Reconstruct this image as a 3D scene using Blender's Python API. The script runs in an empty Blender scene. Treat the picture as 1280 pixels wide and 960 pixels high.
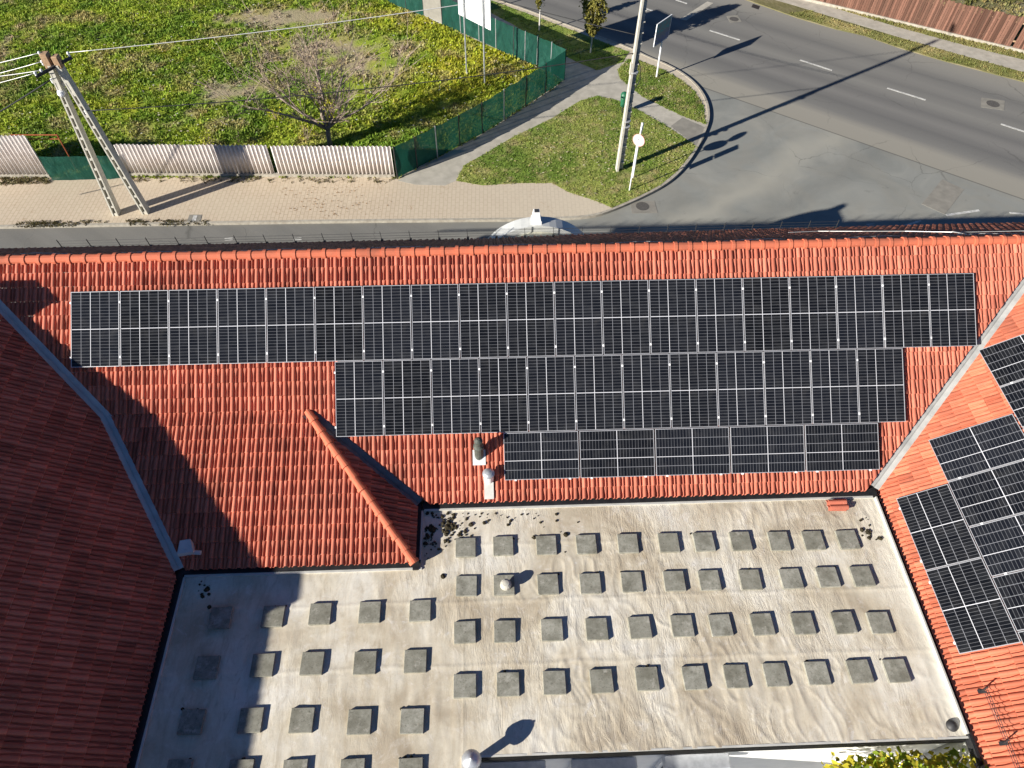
import bpy, bmesh, math, random
import numpy as np
from mathutils import Vector, Matrix
random.seed(7); rng = np.random.default_rng(7)
SC = bpy.context.scene; COL = SC.collection
A3 = lambda *a: np.array(a, float)

# ------------------------------------------------------------------ camera frame
CAM = A3(0, 0, 23.0); FOC = 893.17
FW = A3(0.0275, 0.60752, -0.79383); RT = A3(0.99931, -0.03657, 0.00663); UP = A3(0.025, 0.79346, 0.60811)
def ray(x, y): return FW + RT*(x-640)/FOC - UP*(y-480)/FOC
def G(x, y, z=0.0):
    d = ray(x, y); return CAM + d*((z-CAM[2])/d[2])
def GY(x, y, Y):
    d = ray(x, y); return CAM + d*(Y/d[1])

# ------------------------------------------------------------------ scene helpers
def tag(o, label=None, cat=None, group=None, kind=None):
    if label: o['label'] = label
    if cat: o['category'] = cat
    if group: o['group'] = group
    if kind: o['kind'] = kind
    return o
def empty(name, loc, label, cat, group=None, rot=None):
    o = bpy.data.objects.new(name, None); COL.objects.link(o)
    o.location = Vector(loc)
    if rot is not None: o.rotation_euler = rot
    o.empty_display_size = .2
    return tag(o, label, cat, group)
def wloc(o):
    v = Vector((0, 0, 0))
    while o is not None: v = v + o.location; o = o.parent
    return np.array(v)
def link(name, me, mats, parent=None, local=False, smooth=False, label=None):
    o = bpy.data.objects.new(name, me); COL.objects.link(o)
    for m in (mats if isinstance(mats, (list, tuple)) else [mats]): me.materials.append(m)
    if smooth: me.polygons.foreach_set('use_smooth', [True]*len(me.polygons))
    if parent is not None:
        o.parent = parent
        if not local: me.transform(Matrix.Translation(Vector(-wloc(parent))))
    if label: o['label'] = label
    return o
def np_mesh(name, V, F):
    me = bpy.data.meshes.new(name); me.from_pydata(np.asarray(V).tolist(), [], F if isinstance(F, list) else F.tolist()); me.update(); return me
def set_col(me, C):
    at = me.color_attributes.new('Col', 'FLOAT_COLOR', 'POINT')
    C = np.asarray(C, float)
    if C.shape[1] == 3: C = np.concatenate([C, np.ones((len(C), 1))], 1)
    at.data.foreach_set('color', C.ravel())
def copy_tree(o, parent=None):
    c = o.copy(); COL.objects.link(c)
    if parent is not None: c.parent = parent
    for ch in list(o.children): copy_tree(ch, c)
    return c
def nrm(v): v = np.asarray(v, float); return v/np.linalg.norm(v)
class MB:
    def __init__(s): s.v = []; s.f = []; s.m = []
    def add(s, V, F, m=0):
        k = len(s.v); s.v += [tuple(map(float, p)) for p in V]; s.f += [tuple(i+k for i in f) for f in F]; s.m += [m]*len(F); return s
    def frame(s, o, ax, ay, az, sx, sy, sz, m=0):
        o, ax, ay, az = map(np.asarray, (o, ax, ay, az))
        V = [o+ax*i*sx/2+ay*j*sy/2+az*k*sz/2 for i, j, k in ((-1,-1,-1),(1,-1,-1),(1,1,-1),(-1,1,-1),(-1,-1,1),(1,-1,1),(1,1,1),(-1,1,1))]
        return s.add(V, [(0,3,2,1),(4,5,6,7),(0,1,5,4),(1,2,6,5),(2,3,7,6),(3,0,4,7)], m)
    def box(s, x0, x1, y0, y1, z0, z1, m=0):
        return s.frame(((x0+x1)/2, (y0+y1)/2, (z0+z1)/2), A3(1,0,0), A3(0,1,0), A3(0,0,1), x1-x0, y1-y0, z1-z0, m)
    def bar(s, a, b, w, d=None, up=(0,0,1), w2=None, d2=None, m=0):
        a = np.asarray(a, float); b = np.asarray(b, float); d = d or w; w2 = w2 or w; d2 = d2 or d
        t = nrm(b-a); u = np.asarray(up, float)
        if abs(t@nrm(u)) > .98: u = A3(0,1,0)
        x = nrm(np.cross(t, u)); y = np.cross(x, t)
        V = [a+x*i*w/2+y*j*d/2 for i, j in ((-1,-1),(1,-1),(1,1),(-1,1))]+[b+x*i*w2/2+y*j*d2/2 for i, j in ((-1,-1),(1,-1),(1,1),(-1,1))]
        return s.add(V, [(0,3,2,1),(4,5,6,7),(0,1,5,4),(1,2,6,5),(2,3,7,6),(3,0,4,7)], m)
    def tube(s, pts, r, n=6, cap=True, m=0):
        pts = [np.asarray(p, float) for p in pts]; rs = r if isinstance(r, (list, tuple)) else [r]*len(pts)
        V = []; F = []; pre = None
        for i, p in enumerate(pts):
            t = nrm(pts[min(i+1, len(pts)-1)]-pts[max(i-1, 0)])
            if pre is None: pre = A3(0,0,1) if abs(t[2]) < .9 else A3(1,0,0)
            x = nrm(np.cross(t, pre)); y = np.cross(x, t); pre = y
            V += [p+(x*math.cos(2*math.pi*k/n)+y*math.sin(2*math.pi*k/n))*rs[i] for k in range(n)]
        for i in range(len(pts)-1):
            F += [(i*n+k, i*n+(k+1) % n, (i+1)*n+(k+1) % n, (i+1)*n+k) for k in range(n)]
        if cap: F += [tuple(range(n))[::-1], tuple((len(pts)-1)*n+k for k in range(n))]
        return s.add(V, F, m)
    def lathe(s, c, prof, n=16, m=0, axis=None):
        c = np.asarray(c, float); ax = A3(0,0,1) if axis is None else nrm(axis)
        x = nrm(np.cross(ax, A3(0,1,0) if abs(ax[1]) < .9 else A3(1,0,0))); y = np.cross(ax, x); V = []; F = []
        for r, z in prof: V += [c+ax*z+(x*math.cos(2*math.pi*k/n)+y*math.sin(2*math.pi*k/n))*r for k in range(n)]
        for i in range(len(prof)-1): F += [(i*n+k, i*n+(k+1) % n, (i+1)*n+(k+1) % n, (i+1)*n+k) for k in range(n)]
        F += [tuple(range(n))[::-1], tuple((len(prof)-1)*n+k for k in range(n))]
        return s.add(V, F, m)
    def prism(s, P, z0, z1, m=0):
        n = len(P); P = [(float(p[0]), float(p[1])) for p in P]
        if sum(P[i][0]*P[(i+1) % n][1]-P[(i+1) % n][0]*P[i][1] for i in range(n)) < 0: P = P[::-1]
        V = [(x, y, z0) for x, y in P]+[(x, y, z1) for x, y in P]
        return s.add(V, [tuple(range(n))[::-1], tuple(range(n, 2*n))]+[(i, (i+1) % n, n+(i+1) % n, n+i) for i in range(n)], m)
    def build(s, name, mats, parent=None, smooth=False, bevel=0, label=None, local=False):
        me = bpy.data.meshes.new(name); me.from_pydata(s.v, [], s.f); me.update()
        me.polygons.foreach_set('material_index', s.m)
        bm = bmesh.new(); bm.from_mesh(me)
        if any(len(f) > 4 for f in s.f): bmesh.ops.triangulate(bm, faces=[f for f in bm.faces if len(f.verts) > 8])
        if bevel: bmesh.ops.bevel(bm, geom=bm.edges[:], offset=bevel, segments=1, affect='EDGES', clamp_overlap=True)
        bm.to_mesh(me); bm.free()
        return link(name, me, mats, parent, local, smooth, label)

# ------------------------------------------------------------------ noise (for real shapes)
def hsh(i, j, s):
    n = (i.astype(np.int64)*374761393+j.astype(np.int64)*668265263+s*974634777) & 0x7fffffff
    n = ((n ^ (n >> 13))*1274126177) & 0x7fffffff
    return ((n ^ (n >> 16)) & 0xffff)/65535.0
def vn(x, y, s=0):
    i = np.floor(x); j = np.floor(y); u = x-i; v = y-j; u = u*u*(3-2*u); v = v*v*(3-2*v)
    return (hsh(i, j, s)*(1-u)+hsh(i+1, j, s)*u)*(1-v)+(hsh(i, j+1, s)*(1-u)+hsh(i+1, j+1, s)*u)*v
def fbm(x, y, s=0, o=4):
    t = 0; a = .5
    for k in range(o): t = t+a*vn(x*2**k, y*2**k, s+k*17); a *= .5
    return t
def inpoly(X, Y, P):
    r = np.zeros(np.shape(X), bool); n = len(P)
    for i in range(n):
        x1, y1 = P[i][:2]; x2, y2 = P[(i+1) % n][:2]
        if y1 == y2: continue
        r ^= ((y1 > Y) != (y2 > Y)) & (X < (x2-x1)*(Y-y1)/(y2-y1)+x1)
    return r

# ------------------------------------------------------------------ materials
class NT:
    def __init__(s, name, rough=.8, spec=.3, metal=0):
        s.mat = bpy.data.materials.new(name); s.mat.use_nodes = True; s.t = s.mat.node_tree
        s.b = s.t.nodes['Principled BSDF']; s.b.inputs['Roughness'].default_value = rough
        s.b.inputs['Specular IOR Level'].default_value = spec; s.b.inputs['Metallic'].default_value = metal
    def n(s, typ, **kw):
        d = s.t.nodes.new(typ)
        for k, v in kw.items(): setattr(d, k, v)
        return d
    def put(s, sock, v):
        if isinstance(v, bpy.types.NodeSocket): s.t.links.new(v, sock)
        elif isinstance(v, (tuple, list)) and len(v) == 3 and sock.type == 'RGBA': sock.default_value = (*v, 1)
        else: sock.default_value = v
    def obj(s): return s.n('ShaderNodeTexCoord').outputs['Object']
    def uv(s): return s.n('ShaderNodeTexCoord').outputs['UV']
    def rnd(s): return s.n('ShaderNodeObjectInfo').outputs['Random']
    def attr(s, a='Col'): return s.n('ShaderNodeAttribute', attribute_name=a).outputs['Color']
    def mapp(s, v, scale=(1,1,1), rot=(0,0,0), loc=(0,0,0)):
        d = s.n('ShaderNodeMapping'); s.put(d.inputs['Vector'], v); d.inputs['Scale'].default_value = scale
        d.inputs['Rotation'].default_value = rot; d.inputs['Location'].default_value = loc; return d.outputs[0]
    def noise(s, v, scale, detail=4, rough=.55, dist=0):
        d = s.n('ShaderNodeTexNoise'); s.put(d.inputs['Vector'], v); d.inputs['Scale'].default_value = scale
        d.inputs['Detail'].default_value = detail; d.inputs['Roughness'].default_value = rough; d.inputs['Distortion'].default_value = dist
        return d.outputs['Fac']
    def white(s, v): d = s.n('ShaderNodeTexWhiteNoise', noise_dimensions='3D'); s.put(d.inputs['Vector'], v); return d.outputs['Value']
    def m(s, op, a, b=0.0, c=None, clamp=False):
        d = s.n('ShaderNodeMath', operation=op, use_clamp=clamp); s.put(d.inputs[0], a); s.put(d.inputs[1], b)
        if c is not None: s.put(d.inputs[2], c)
        return d.outputs[0]
    def vm(s, op, a, b=None):
        d = s.n('ShaderNodeVectorMath', operation=op); s.put(d.inputs[0], a)
        if b is not None: s.put(d.inputs[1], b)
        return d.outputs['Value'] if op in ('DOT_PRODUCT', 'LENGTH') else d.outputs['Vector']
    def sep(s, v): d = s.n('ShaderNodeSeparateXYZ'); s.put(d.inputs[0], v); return d.outputs
    def comb(s, x, y, z=0.0):
        d = s.n('ShaderNodeCombineXYZ'); [s.put(d.inputs[i], q) for i, q in enumerate((x, y, z))]; return d.outputs[0]
    def ramp(s, f, stops, interp='LINEAR'):
        d = s.n('ShaderNodeValToRGB'); cr = d.color_ramp; cr.interpolation = interp
        while len(cr.elements) < len(stops): cr.elements.new(.5)
        for e, (p, c) in zip(cr.elements, stops):
            e.position = p; e.color = (*c, 1) if isinstance(c, (tuple, list)) else (c, c, c, 1)
        s.put(d.inputs[0], f); return d.outputs[0]
    def rng(s, f, a, b, c=0., e=1.):
        d = s.n('ShaderNodeMapRange'); s.put(d.inputs[0], f)
        for i, q in enumerate((a, b, c, e)): d.inputs[i+1].default_value = q
        return d.outputs[0]
    def mix(s, f, a, b, mode='MIX'):
        d = s.n('ShaderNodeMix', data_type='RGBA', blend_type=mode); s.put(d.inputs[0], f); s.put(d.inputs[6], a); s.put(d.inputs[7], b); return d.outputs[2]
    def color(s, c): s.put(s.b.inputs['Base Color'], c); return s
    def bump(s, h, strength=.3, dist=.02):
        d = s.n('ShaderNodeBump'); d.inputs['Strength'].default_value = strength; d.inputs['Distance'].default_value = dist
        s.put(d.inputs['Height'], h); s.t.links.new(d.outputs[0], s.b.inputs['Normal']); return s
def speck(name, c1, c2, scale=8, rough=.8, spec=.3, metal=0, bump=.15, detail=5):
    q = NT(name, rough, spec, metal); f = q.noise(q.obj(), scale, detail)
    q.color(q.ramp(f, [(.3, c1), (.7, c2)]))
    if bump: q.bump(f, bump, .01)
    return q.mat

def mat_tile(name, cs, dirt=(.20,.075,.05)):
    q = NT(name, .72, .25); uv = q.uv(); o = q.obj()
    fl = q.vm('FLOOR', uv); w = q.white(fl)
    c = q.ramp(w, [(0, tuple(k*.78 for k in cs[0])), (.05, tuple(k*.90 for k in cs[0])), (.12, cs[0]), (.5, cs[1]), (.88, cs[2]), (.97, tuple(min(.8, k*1.05) for k in cs[2])), (1, tuple(min(.8, k*1.12) for k in cs[2]))])
    big = q.noise(o, .9, 4); c = q.mix(q.rng(big, .47, .72, 0, .5), c, dirt); run = q.noise(q.mapp(uv, (.9, .12, 1)), 1.0, 5, .7); c = q.mix(q.rng(run, .55, .75, 0, .28), c, (.17,.065,.045))
    fine = q.noise(o, 22, 5); c = q.mix(q.rng(fine, .5, .8, 0, .28), c, dirt)
    sp = q.noise(o, 9, 6, .7); c = q.mix(q.rng(sp, .62, .72, 0, .7), c, (.20,.15,.11))
    pl = q.noise(o, 14, 5, .7, .5); c = q.mix(q.rng(pl, .64, .72, 0, .35), c, (.72,.40,.28))
    q.color(c).bump(fine, .12, .006); return q.mat
M = {}
M['tile'] = mat_tile('terracotta_tile', [(.43,.122,.075), (.51,.150,.092), (.58,.182,.115)])
M['tile_orange'] = mat_tile('orange_tile', [(.47,.130,.070), (.53,.155,.085), (.59,.185,.102)])
M['tile_dark'] = mat_tile('dark_tile', [(.27,.085,.05), (.36,.12,.07), (.44,.16,.10)])  # darker tile tones, used on the street slope
M['ridge'] = mat_tile('ridge_tile', [(.50,.125,.065), (.56,.15,.08), (.62,.18,.095)])
M['flash'] = speck('zinc_toned_for_shade', (.52,.53,.53), (.68,.69,.68), 3, .55, .4, .1, .15, 8); M['flash_sun'] = speck('zinc_toned_for_sun', (.26,.265,.26), (.40,.40,.385), 3, .6, .4, .05, .15, 8)  # same zinc: lightened for the shaded valley, darkened for the sunlit one
M['flash_dark'] = speck('dark_flashing', (.15,.16,.17), (.22,.23,.24), 5, .6, .4, .2, .1)
M['gutter'] = speck('gutter_and_gap_shade', (.012,.012,.014), (.03,.03,.032), 5, .5, .4, 0, .1)
M['trim'] = speck('pale_trim', (.50,.50,.46), (.66,.65,.60), 4, .5, .4, .1, .05)
M['plaster'] = speck('white_plaster', (.78,.78,.76), (.86,.86,.84), 3, .9, .2, 0, .1)
M['wallgrey'] = speck('grey_plaster', (.55,.53,.48), (.62,.60,.55), 3, .9, .2, 0, .1)
M['alu'] = speck('aluminium', (.56,.57,.59), (.64,.65,.67), 30, .4, .5, .45, 0)
M['white'] = speck('white_paint', (.74,.75,.75), (.82,.82,.82), 6, .45, .4, 0, 0)
M['steel'] = speck('galvanised_steel', (.42,.44,.46), (.58,.60,.62), 9, .42, .5, .5, .05)
M['pole'] = speck('pole_concrete', (.42,.40,.34), (.58,.56,.48), 6, .9, .2, 0, .3)
M['dark'] = speck('dark_metal', (.025,.025,.028), (.05,.05,.05), 10, .55, .4, 0, .1)
M['pipe'] = speck('weathered_pipe', (.05,.06,.05), (.12,.13,.11), 12, .65, .35, .1, .2)
M['wood'] = speck('weathered_wood', (.30,.19,.11), (.44,.30,.19), 12, .9, .15, 0, .3)
M['rust'] = speck('rusty_pipe', (.22,.055,.02), (.34,.10,.045), 14, .8, .2, 0, .2)
M['cable'] = speck('black_cable', (.02,.02,.022), (.03,.03,.03), 5, .6, .3, 0, 0)
M['wire'] = speck('bare_wire', (.60,.60,.58), (.72,.72,.70), 5, .4, .5, .3, 0)
M['bark'] = speck('bark', (.24,.19,.15), (.40,.33,.27), 14, .95, .1, 0, .4)
M['twig'] = speck('pale_twig', (.27,.20,.155), (.44,.35,.285), 9, .95, .1, 0, 0)
M['paletrunk'] = speck('limed_trunk', (.42,.40,.36), (.60,.58,.54), 12, .9, .1, 0, .3)
M['signblue'] = speck('blue_plate', (.50,.60,.72), (.60,.70,.80), 3, .4, .4, 0, 0)
M['binGreen'] = speck('bin_green', (.015,.10,.05), (.03,.15,.08), 6, .45, .4, 0, .05)
M['fence_old'] = None
def mk():
    q = NT('solar_glass', .10, .16); uv = q.uv(); x, y, _ = q.sep(uv)
    def lines(c, n, w, off=0.0):
        f = q.m('FRACT', q.m('MULTIPLY_ADD', c, n, off)); d = q.m('ABSOLUTE', q.m('SUBTRACT', f, .5))
        return q.m('GREATER_THAN', d, .5-w)
    def one(c, at, w): return q.m('LESS_THAN', q.m('ABSOLUTE', q.m('SUBTRACT', c, at)), w)
    cell = q.white(q.comb(q.m('FLOOR', q.m('MULTIPLY', x, 5)), q.m('FLOOR', q.m('MULTIPLY', y, 24)), q.rnd()))
    pw = q.white(q.comb(q.rnd(), 3.1, 7.7))
    base = q.ramp(cell, [(0, (.004,.0046,.0065)), (.6, (.0080,.0086,.0105)), (1, (.014,.015,.0175))])
    base = q.mix(q.rng(pw, 0, 1, 0, .35), base, (.017,.020,.030))
    dust = q.m('ADD', q.noise(q.obj(), 3.5, 5), q.rng(y, .0, .035, .22, 0)); base = q.mix(q.rng(dust, .5, .8, 0, .06), base, (.25,.24,.22))
    c = q.mix(q.m('MULTIPLY', lines(y, 24, .055), .34), base, (.30,.31,.33))
    c = q.mix(q.m('MULTIPLY', lines(x, 5, .022), .66), c, (.32,.33,.36))
    c = q.mix(one(x, .4, .0060), c, (.62,.63,.66)); c = q.mix(one(y, .5, .0044), c, (.62,.63,.66))
    q.color(c); q.put(q.b.inputs['Roughness'], q.rng(dust, .3, .8, .12, .3)); M['solar'] = q.mat
    # flat roof membrane
    q = NT('roof_membrane', .85, .2); o = q.obj()
    a = q.noise(o, .55, 6, .6, .6); b = q.noise(q.mapp(o, (2.2, .55, 1)), 1.5, 6, .65, 1.2); d = q.noise(o, 30, 5, .6)
    c = q.ramp(a, [(.34, (.46,.395,.295)), (.45, (.58,.52,.405)), (.54, (.65,.60,.49)), (.68, (.71,.68,.60))])
    md = q.noise(q.mapp(o, loc=(11, 2, 0)), 3.6, 9, .72, .6); c = q.mix(q.rng(md, .52, .72, 0, .36), c, (.38,.325,.24)); md2 = q.noise(q.mapp(o, loc=(1, 17, 0)), 2.4, 9, .75, .8); c = q.mix(q.rng(md2, .54, .70, 0, .6), c, (.78,.75,.69))
    c = q.mix(q.rng(b, .50, .68, 0, .38), c, (.37,.30,.20)); c = q.mix(q.rng(q.noise(q.mapp(o, (3.2, .9, 1), loc=(3, 8, 0)), 2.2, 6, .7, 1.5), .55, .68, 0, .4), c, (.33,.27,.185))
    wv = q.noise(q.mapp(o, (1, 1, 1), loc=(4, 9, 0)), 1.1, 8, .75, 2); c = q.mix(q.rng(wv, .60, .68, 0, .55), c, (.76,.74,.70))
    sp = q.noise(o, 5, 8, .8); c = q.mix(q.rng(sp, .68, .75, 0, .6), c, (.25,.215,.16))
    xs, ys, _ = q.sep(o)
    for at in (6.93, 5.63, 4.30):
        wob = q.m('MULTIPLY_ADD', q.noise(o, .8, 2), .12, at-.06); dd = q.m('ABSOLUTE', q.m('SUBTRACT', ys, wob))
        c = q.mix(q.m('MULTIPLY', q.rng(dd, .0, .22, .40, 0), q.rng(q.noise(o, 2.2, 4), .35, .65)), c, (.30,.235,.155))
        c = q.mix(q.rng(dd, .0, .018, .45, 0), c, (.24,.20,.14))
    dd = q.m('ABSOLUTE', q.m('ADD', xs, .72)); c = q.mix(q.rng(dd, 0, .018, .4, 0), c, (.25,.22,.16))
    st = q.sep(q.attr())[0]; c = q.mix(q.m('MULTIPLY', st, q.rng(q.noise(o, 6, 7, .75), .35, .62)), c, (.27,.225,.155)); c = q.mix(q.rng(d, .55, .8, 0, .3), c, (.36,.31,.24)); c = q.mix(q.rng(xs, 8.45, 8.85, 0, .5), c, (.72,.69,.60))
    ck = q.noise(q.mapp(o, (7.5, 1.7, 1), (0, 0, .12)), 1.0, 5, .6, 1.6); ck = q.m('POWER', q.m('SUBTRACT', 1.0, q.m('MULTIPLY', q.m('ABSOLUTE', q.m('SUBTRACT', ck, .5)), 6.0), clamp=True), 2.0)
    am = q.rng(q.noise(q.mapp(o, loc=(6, 1, 0)), .55, 3), .40, .62); ck = q.m('MULTIPLY', ck, q.m('MULTIPLY', am, q.rng(xs, -3, 3, .25, 1)))
    q.color(c).bump(q.m('ADD', q.m('MULTIPLY', ck, 1.0), q.m('MULTIPLY', q.noise(o, 9, 6, .65), .35)), .30, .02); M['membrane'] = q.mat
    # concrete slabs
    q = NT('slab_concrete', .95, .12); o = q.obj(); r = q.rnd()
    oo = q.vm('ADD', o, q.comb(q.m('MULTIPLY', r, 53), q.m('MULTIPLY', r, 31), 0.)); f = q.noise(oo, 9, 7, .7); g = q.noise(oo, 70, 4, .7)
    c = q.ramp(f, [(.3, (.23,.225,.185)), (.5, (.32,.315,.265)), (.72, (.42,.41,.355))])
    c = q.mix(q.rng(r, 0, 1, 0, .5), c, (.19,.185,.145)); bs = q.noise(oo, 3.2, 4, .6); c = q.mix(q.rng(bs, .46, .66, 0, .6), c, (.13,.125,.095)); ls = q.noise(q.vm('ADD', oo, q.comb(9.,4.,1.)), 4.5, 6, .7); c = q.mix(q.rng(ls, .56, .68, 0, .6), c, (.50,.48,.42)); mo = q.noise(oo, 22, 6, .75); c = q.mix(q.rng(mo, .56, .68, 0, .8), c, (.06,.06,.045))
    c = q.mix(q.rng(g, .6, .8, 0, .4), c, (.09,.085,.07)); q.color(c).bump(g, .4, .006); M['slab'] = q.mat
    # asphalt
    q = NT('asphalt', .92, .15); o = q.obj(); x, y, _ = q.sep(o)
    t = q.m('ADD', q.m('MULTIPLY', x, .60708), q.m('MULTIPLY', y, .79464)); l = q.m('SUBTRACT', q.m('MULTIPLY', x, .79464), q.m('MULTIPLY', y, .60708))
    st = q.noise(q.comb(q.m('MULTIPLY', l, .045), q.m('MULTIPLY', t, .9)), 1.0, 5, .6); fine = q.noise(o, 16, 6, .75); mid = q.noise(o, .35, 5, .6, .8)
    tw = q.m('MULTIPLY_ADD', st, 1.2, q.m('SUBTRACT', t, .6))
    main = q.ramp(q.rng(tw, 39, 51.5), [(0, (.27,.255,.215)), (.13, (.28,.265,.225)), (.20, (.175,.172,.160)), (.29, (.132,.13,.125)), (.36, (.185,.18,.168)), (.43, (.140,.137,.131)), (.52, (.205,.20,.182)), (.60, (.152,.149,.14)), (.68, (.19,.185,.17)), (.76, (.145,.143,.135)), (.86, (.225,.218,.195)), (1, (.265,.25,.215))])
    side = q.ramp(mid, [(.3, (.195,.202,.186)), (.5, (.235,.24,.22)), (.7, (.285,.285,.255))])
    arc = q.noise(q.mapp(o, (.6, .6, 1), loc=(3, 1, 0)), .35, 3, .5, 1.5); side = q.mix(q.rng(q.m('ABSOLUTE', q.m('SUBTRACT', arc, .5)), 0, .12, .3, 0), side, (.25,.235,.195))
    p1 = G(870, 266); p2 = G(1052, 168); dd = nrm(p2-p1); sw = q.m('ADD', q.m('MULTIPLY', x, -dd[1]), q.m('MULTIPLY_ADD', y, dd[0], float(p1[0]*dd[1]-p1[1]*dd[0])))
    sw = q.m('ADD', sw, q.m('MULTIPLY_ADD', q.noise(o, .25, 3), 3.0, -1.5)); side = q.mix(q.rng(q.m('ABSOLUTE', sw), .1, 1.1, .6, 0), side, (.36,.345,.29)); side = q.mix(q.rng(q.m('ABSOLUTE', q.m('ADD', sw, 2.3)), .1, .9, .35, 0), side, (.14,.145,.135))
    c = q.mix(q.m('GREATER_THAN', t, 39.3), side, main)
    c = q.mix(q.rng(q.m('ABSOLUTE', q.m('SUBTRACT', t, 39.3)), .02, .06, .6, 0), c, (.05,.05,.045))
    left = q.rng(x, -4, 4, .75, 0); c = q.mix(left, c, q.ramp(st, [(.3, (.125,.12,.11)), (.7, (.18,.172,.155))]))
    cr = q.n('ShaderNodeTexVoronoi', feature='DISTANCE_TO_EDGE'); q.put(cr.inputs['Vector'], q.vm('ADD', o, q.vm('SCALE', q.comb(q.noise(o, .9, 4), q.noise(q.mapp(o, loc=(7, 3, 0)), .9, 4)), None))); cr.inputs['Scale'].default_value = .22
    c = q.mix(q.m('MULTIPLY', q.rng(cr.outputs['Distance'], 0, .006, .5, 0), q.rng(q.noise(o, .3, 2), .45, .6)), c, (.05,.05,.045))
    bl = q.noise(o, 1.3, 6, .7); c = q.mix(q.rng(bl, .62, .74, 0, .35), c, (.085,.083,.078))
    c = q.mix(q.rng(fine, .45, .8, 0, .3), c, (.30,.29,.26)); q.color(c).bump(fine, .3, .01); M['asphalt'] = q.mat
    # pavers
    q = NT('pavers', .9, .15); o = q.obj(); br = q.n('ShaderNodeTexBrick'); q.put(br.inputs['Vector'], q.mapp(o, (1, 1, 1), (0, 0, math.pi/2+.02)))
    br.inputs['Scale'].default_value = 1; br.inputs['Brick Width'].default_value = .42; br.inputs['Row Height'].default_value = .20; br.inputs['Mortar Size'].default_value = .022; br.inputs['Mortar Smooth'].default_value = .4
    a = q.noise(o, .5, 6, .65, .5); f = q.noise(o, 9, 6, .7)
    for k, cc in zip(('Color1', 'Color2', 'Mortar'), ((.52,.43,.32), (.55,.46,.345), (.43,.35,.25))): br.inputs[k].default_value = (*cc, 1)
    x, y, _ = q.sep(o); c = q.mix(q.rng(x, -6, 6, 0, .55), br.outputs['Color'], (.52,.475,.385))
    c = q.mix(q.rng(a, .42, .7, 0, .4), c, (.56,.49,.37)); s2 = q.noise(q.mapp(o, (1, 1, 1), loc=(2, 5, 0)), 1.2, 8, .75, .8)
    c = q.mix(q.rng(s2, .60, .70, 0, .55), c, (.27,.155,.075)); c = q.mix(q.rng(f, .5, .8, 0, .25), c, (.28,.23,.17))
    q.color(c).bump(f, .2, .01); M['pavers'] = q.mat
    M['path'] = speck('path_concrete', (.34,.32,.27), (.47,.44,.375), 2.2, .92, .15, 0, .2, 8)
    M['patch'] = speck('patch_concrete', (.20,.19,.165), (.27,.255,.22), 2.5, .92, .15, 0, .2, 8)
    M['kerb'] = speck('kerb_concrete', (.30,.27,.22), (.44,.41,.34), 5, .9, .15, 0, .3)
    M['paint'] = speck('road_paint', (.30,.30,.28), (.70,.69,.65), 5, .7, .3, 0, 0, 8)
    # vegetation
    def leaf(name, tr=.3):
        q = NT(name, .65, .2); c = q.attr(); q.color(c)
        tb = q.n('ShaderNodeBsdfTranslucent'); q.put(tb.inputs[0], c); mx = q.n('ShaderNodeMixShader'); mx.inputs[0].default_value = tr
        out = q.t.nodes['Material Output']; q.t.links.new(q.b.outputs[0], mx.inputs[1]); q.t.links.new(tb.outputs[0], mx.inputs[2]); q.t.links.new(mx.outputs[0], out.inputs[0]); return q.mat
    M['leaf'] = leaf('leaves')
    q = NT('grass_soil', .95, .1); o = q.obj(); f = q.noise(o, 6, 8, .75); g = q.noise(o, 1.3, 6, .7)
    c = q.mix(q.rng(f, .5, .8, 0, .35), q.attr(), (.08,.075,.03)); c = q.mix(q.rng(g, .5, .75, 0, .35), c, (.15,.13,.055)); q.color(c).bump(f, .8, .08); M['soil'] = q.mat
    q = NT('dry_ground', .95, .1); o = q.obj(); f = q.noise(o, .4, 8, .7); q.color(q.ramp(f, [(.3, (.09,.10,.04)), (.5, (.17,.155,.075)), (.7, (.24,.21,.14))])); q.bump(q.noise(o, 5, 6), .6, .06); M['ground'] = q.mat
    # corrugated sheets
    q = NT('fibre_cement', .9, .15); o = q.obj(); a = q.noise(o, 1.2, 6, .7); f = q.noise(q.mapp(o, (6, 1, .6)), 2, 5, .6)
    c = q.ramp(a, [(.3, (.56,.50,.46)), (.6, (.70,.65,.61)), (.8, (.76,.72,.69))]); c = q.mix(q.rng(f, .5, .75, 0, .4), c, (.40,.34,.29)); q.color(c); M['corr'] = q.mat
    # green shade net: woven cloth, a little light passes
    q = NT('green_net', .7, .2); o = q.obj(); a = q.noise(q.mapp(o, (1, 1, .5)), 1.6, 5, .6, .6); a2 = q.noise(q.mapp(o, (1.3, 1.3, .35)), 3.0, 6, .7, .8); c = q.ramp(a, [(.3, (.008,.052,.034)), (.55, (.014,.088,.060)), (.75, (.040,.150,.112))]); c = q.mix(q.rng(a2, .56, .70, 0, .5), c, (.07,.19,.15))
    q.color(c); tb = q.n('ShaderNodeBsdfTranslucent'); q.put(tb.inputs[0], (.02,.16,.11)); mx = q.n('ShaderNodeMixShader'); mx.inputs[0].default_value = .35
    tp = q.n('ShaderNodeBsdfTransparent'); m2 = q.n('ShaderNodeMixShader'); m2.inputs[0].default_value = .10; out = q.t.nodes['Material Output']
    q.t.links.new(q.b.outputs[0], mx.inputs[1]); q.t.links.new(tb.outputs[0], mx.inputs[2]); q.t.links.new(mx.outputs[0], m2.inputs[1]); q.t.links.new(tp.outputs[0], m2.inputs[2]); q.t.links.new(m2.outputs[0], out.inputs[0])
    q.bump(a2, .8, .08); M['net'] = q.mat
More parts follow.
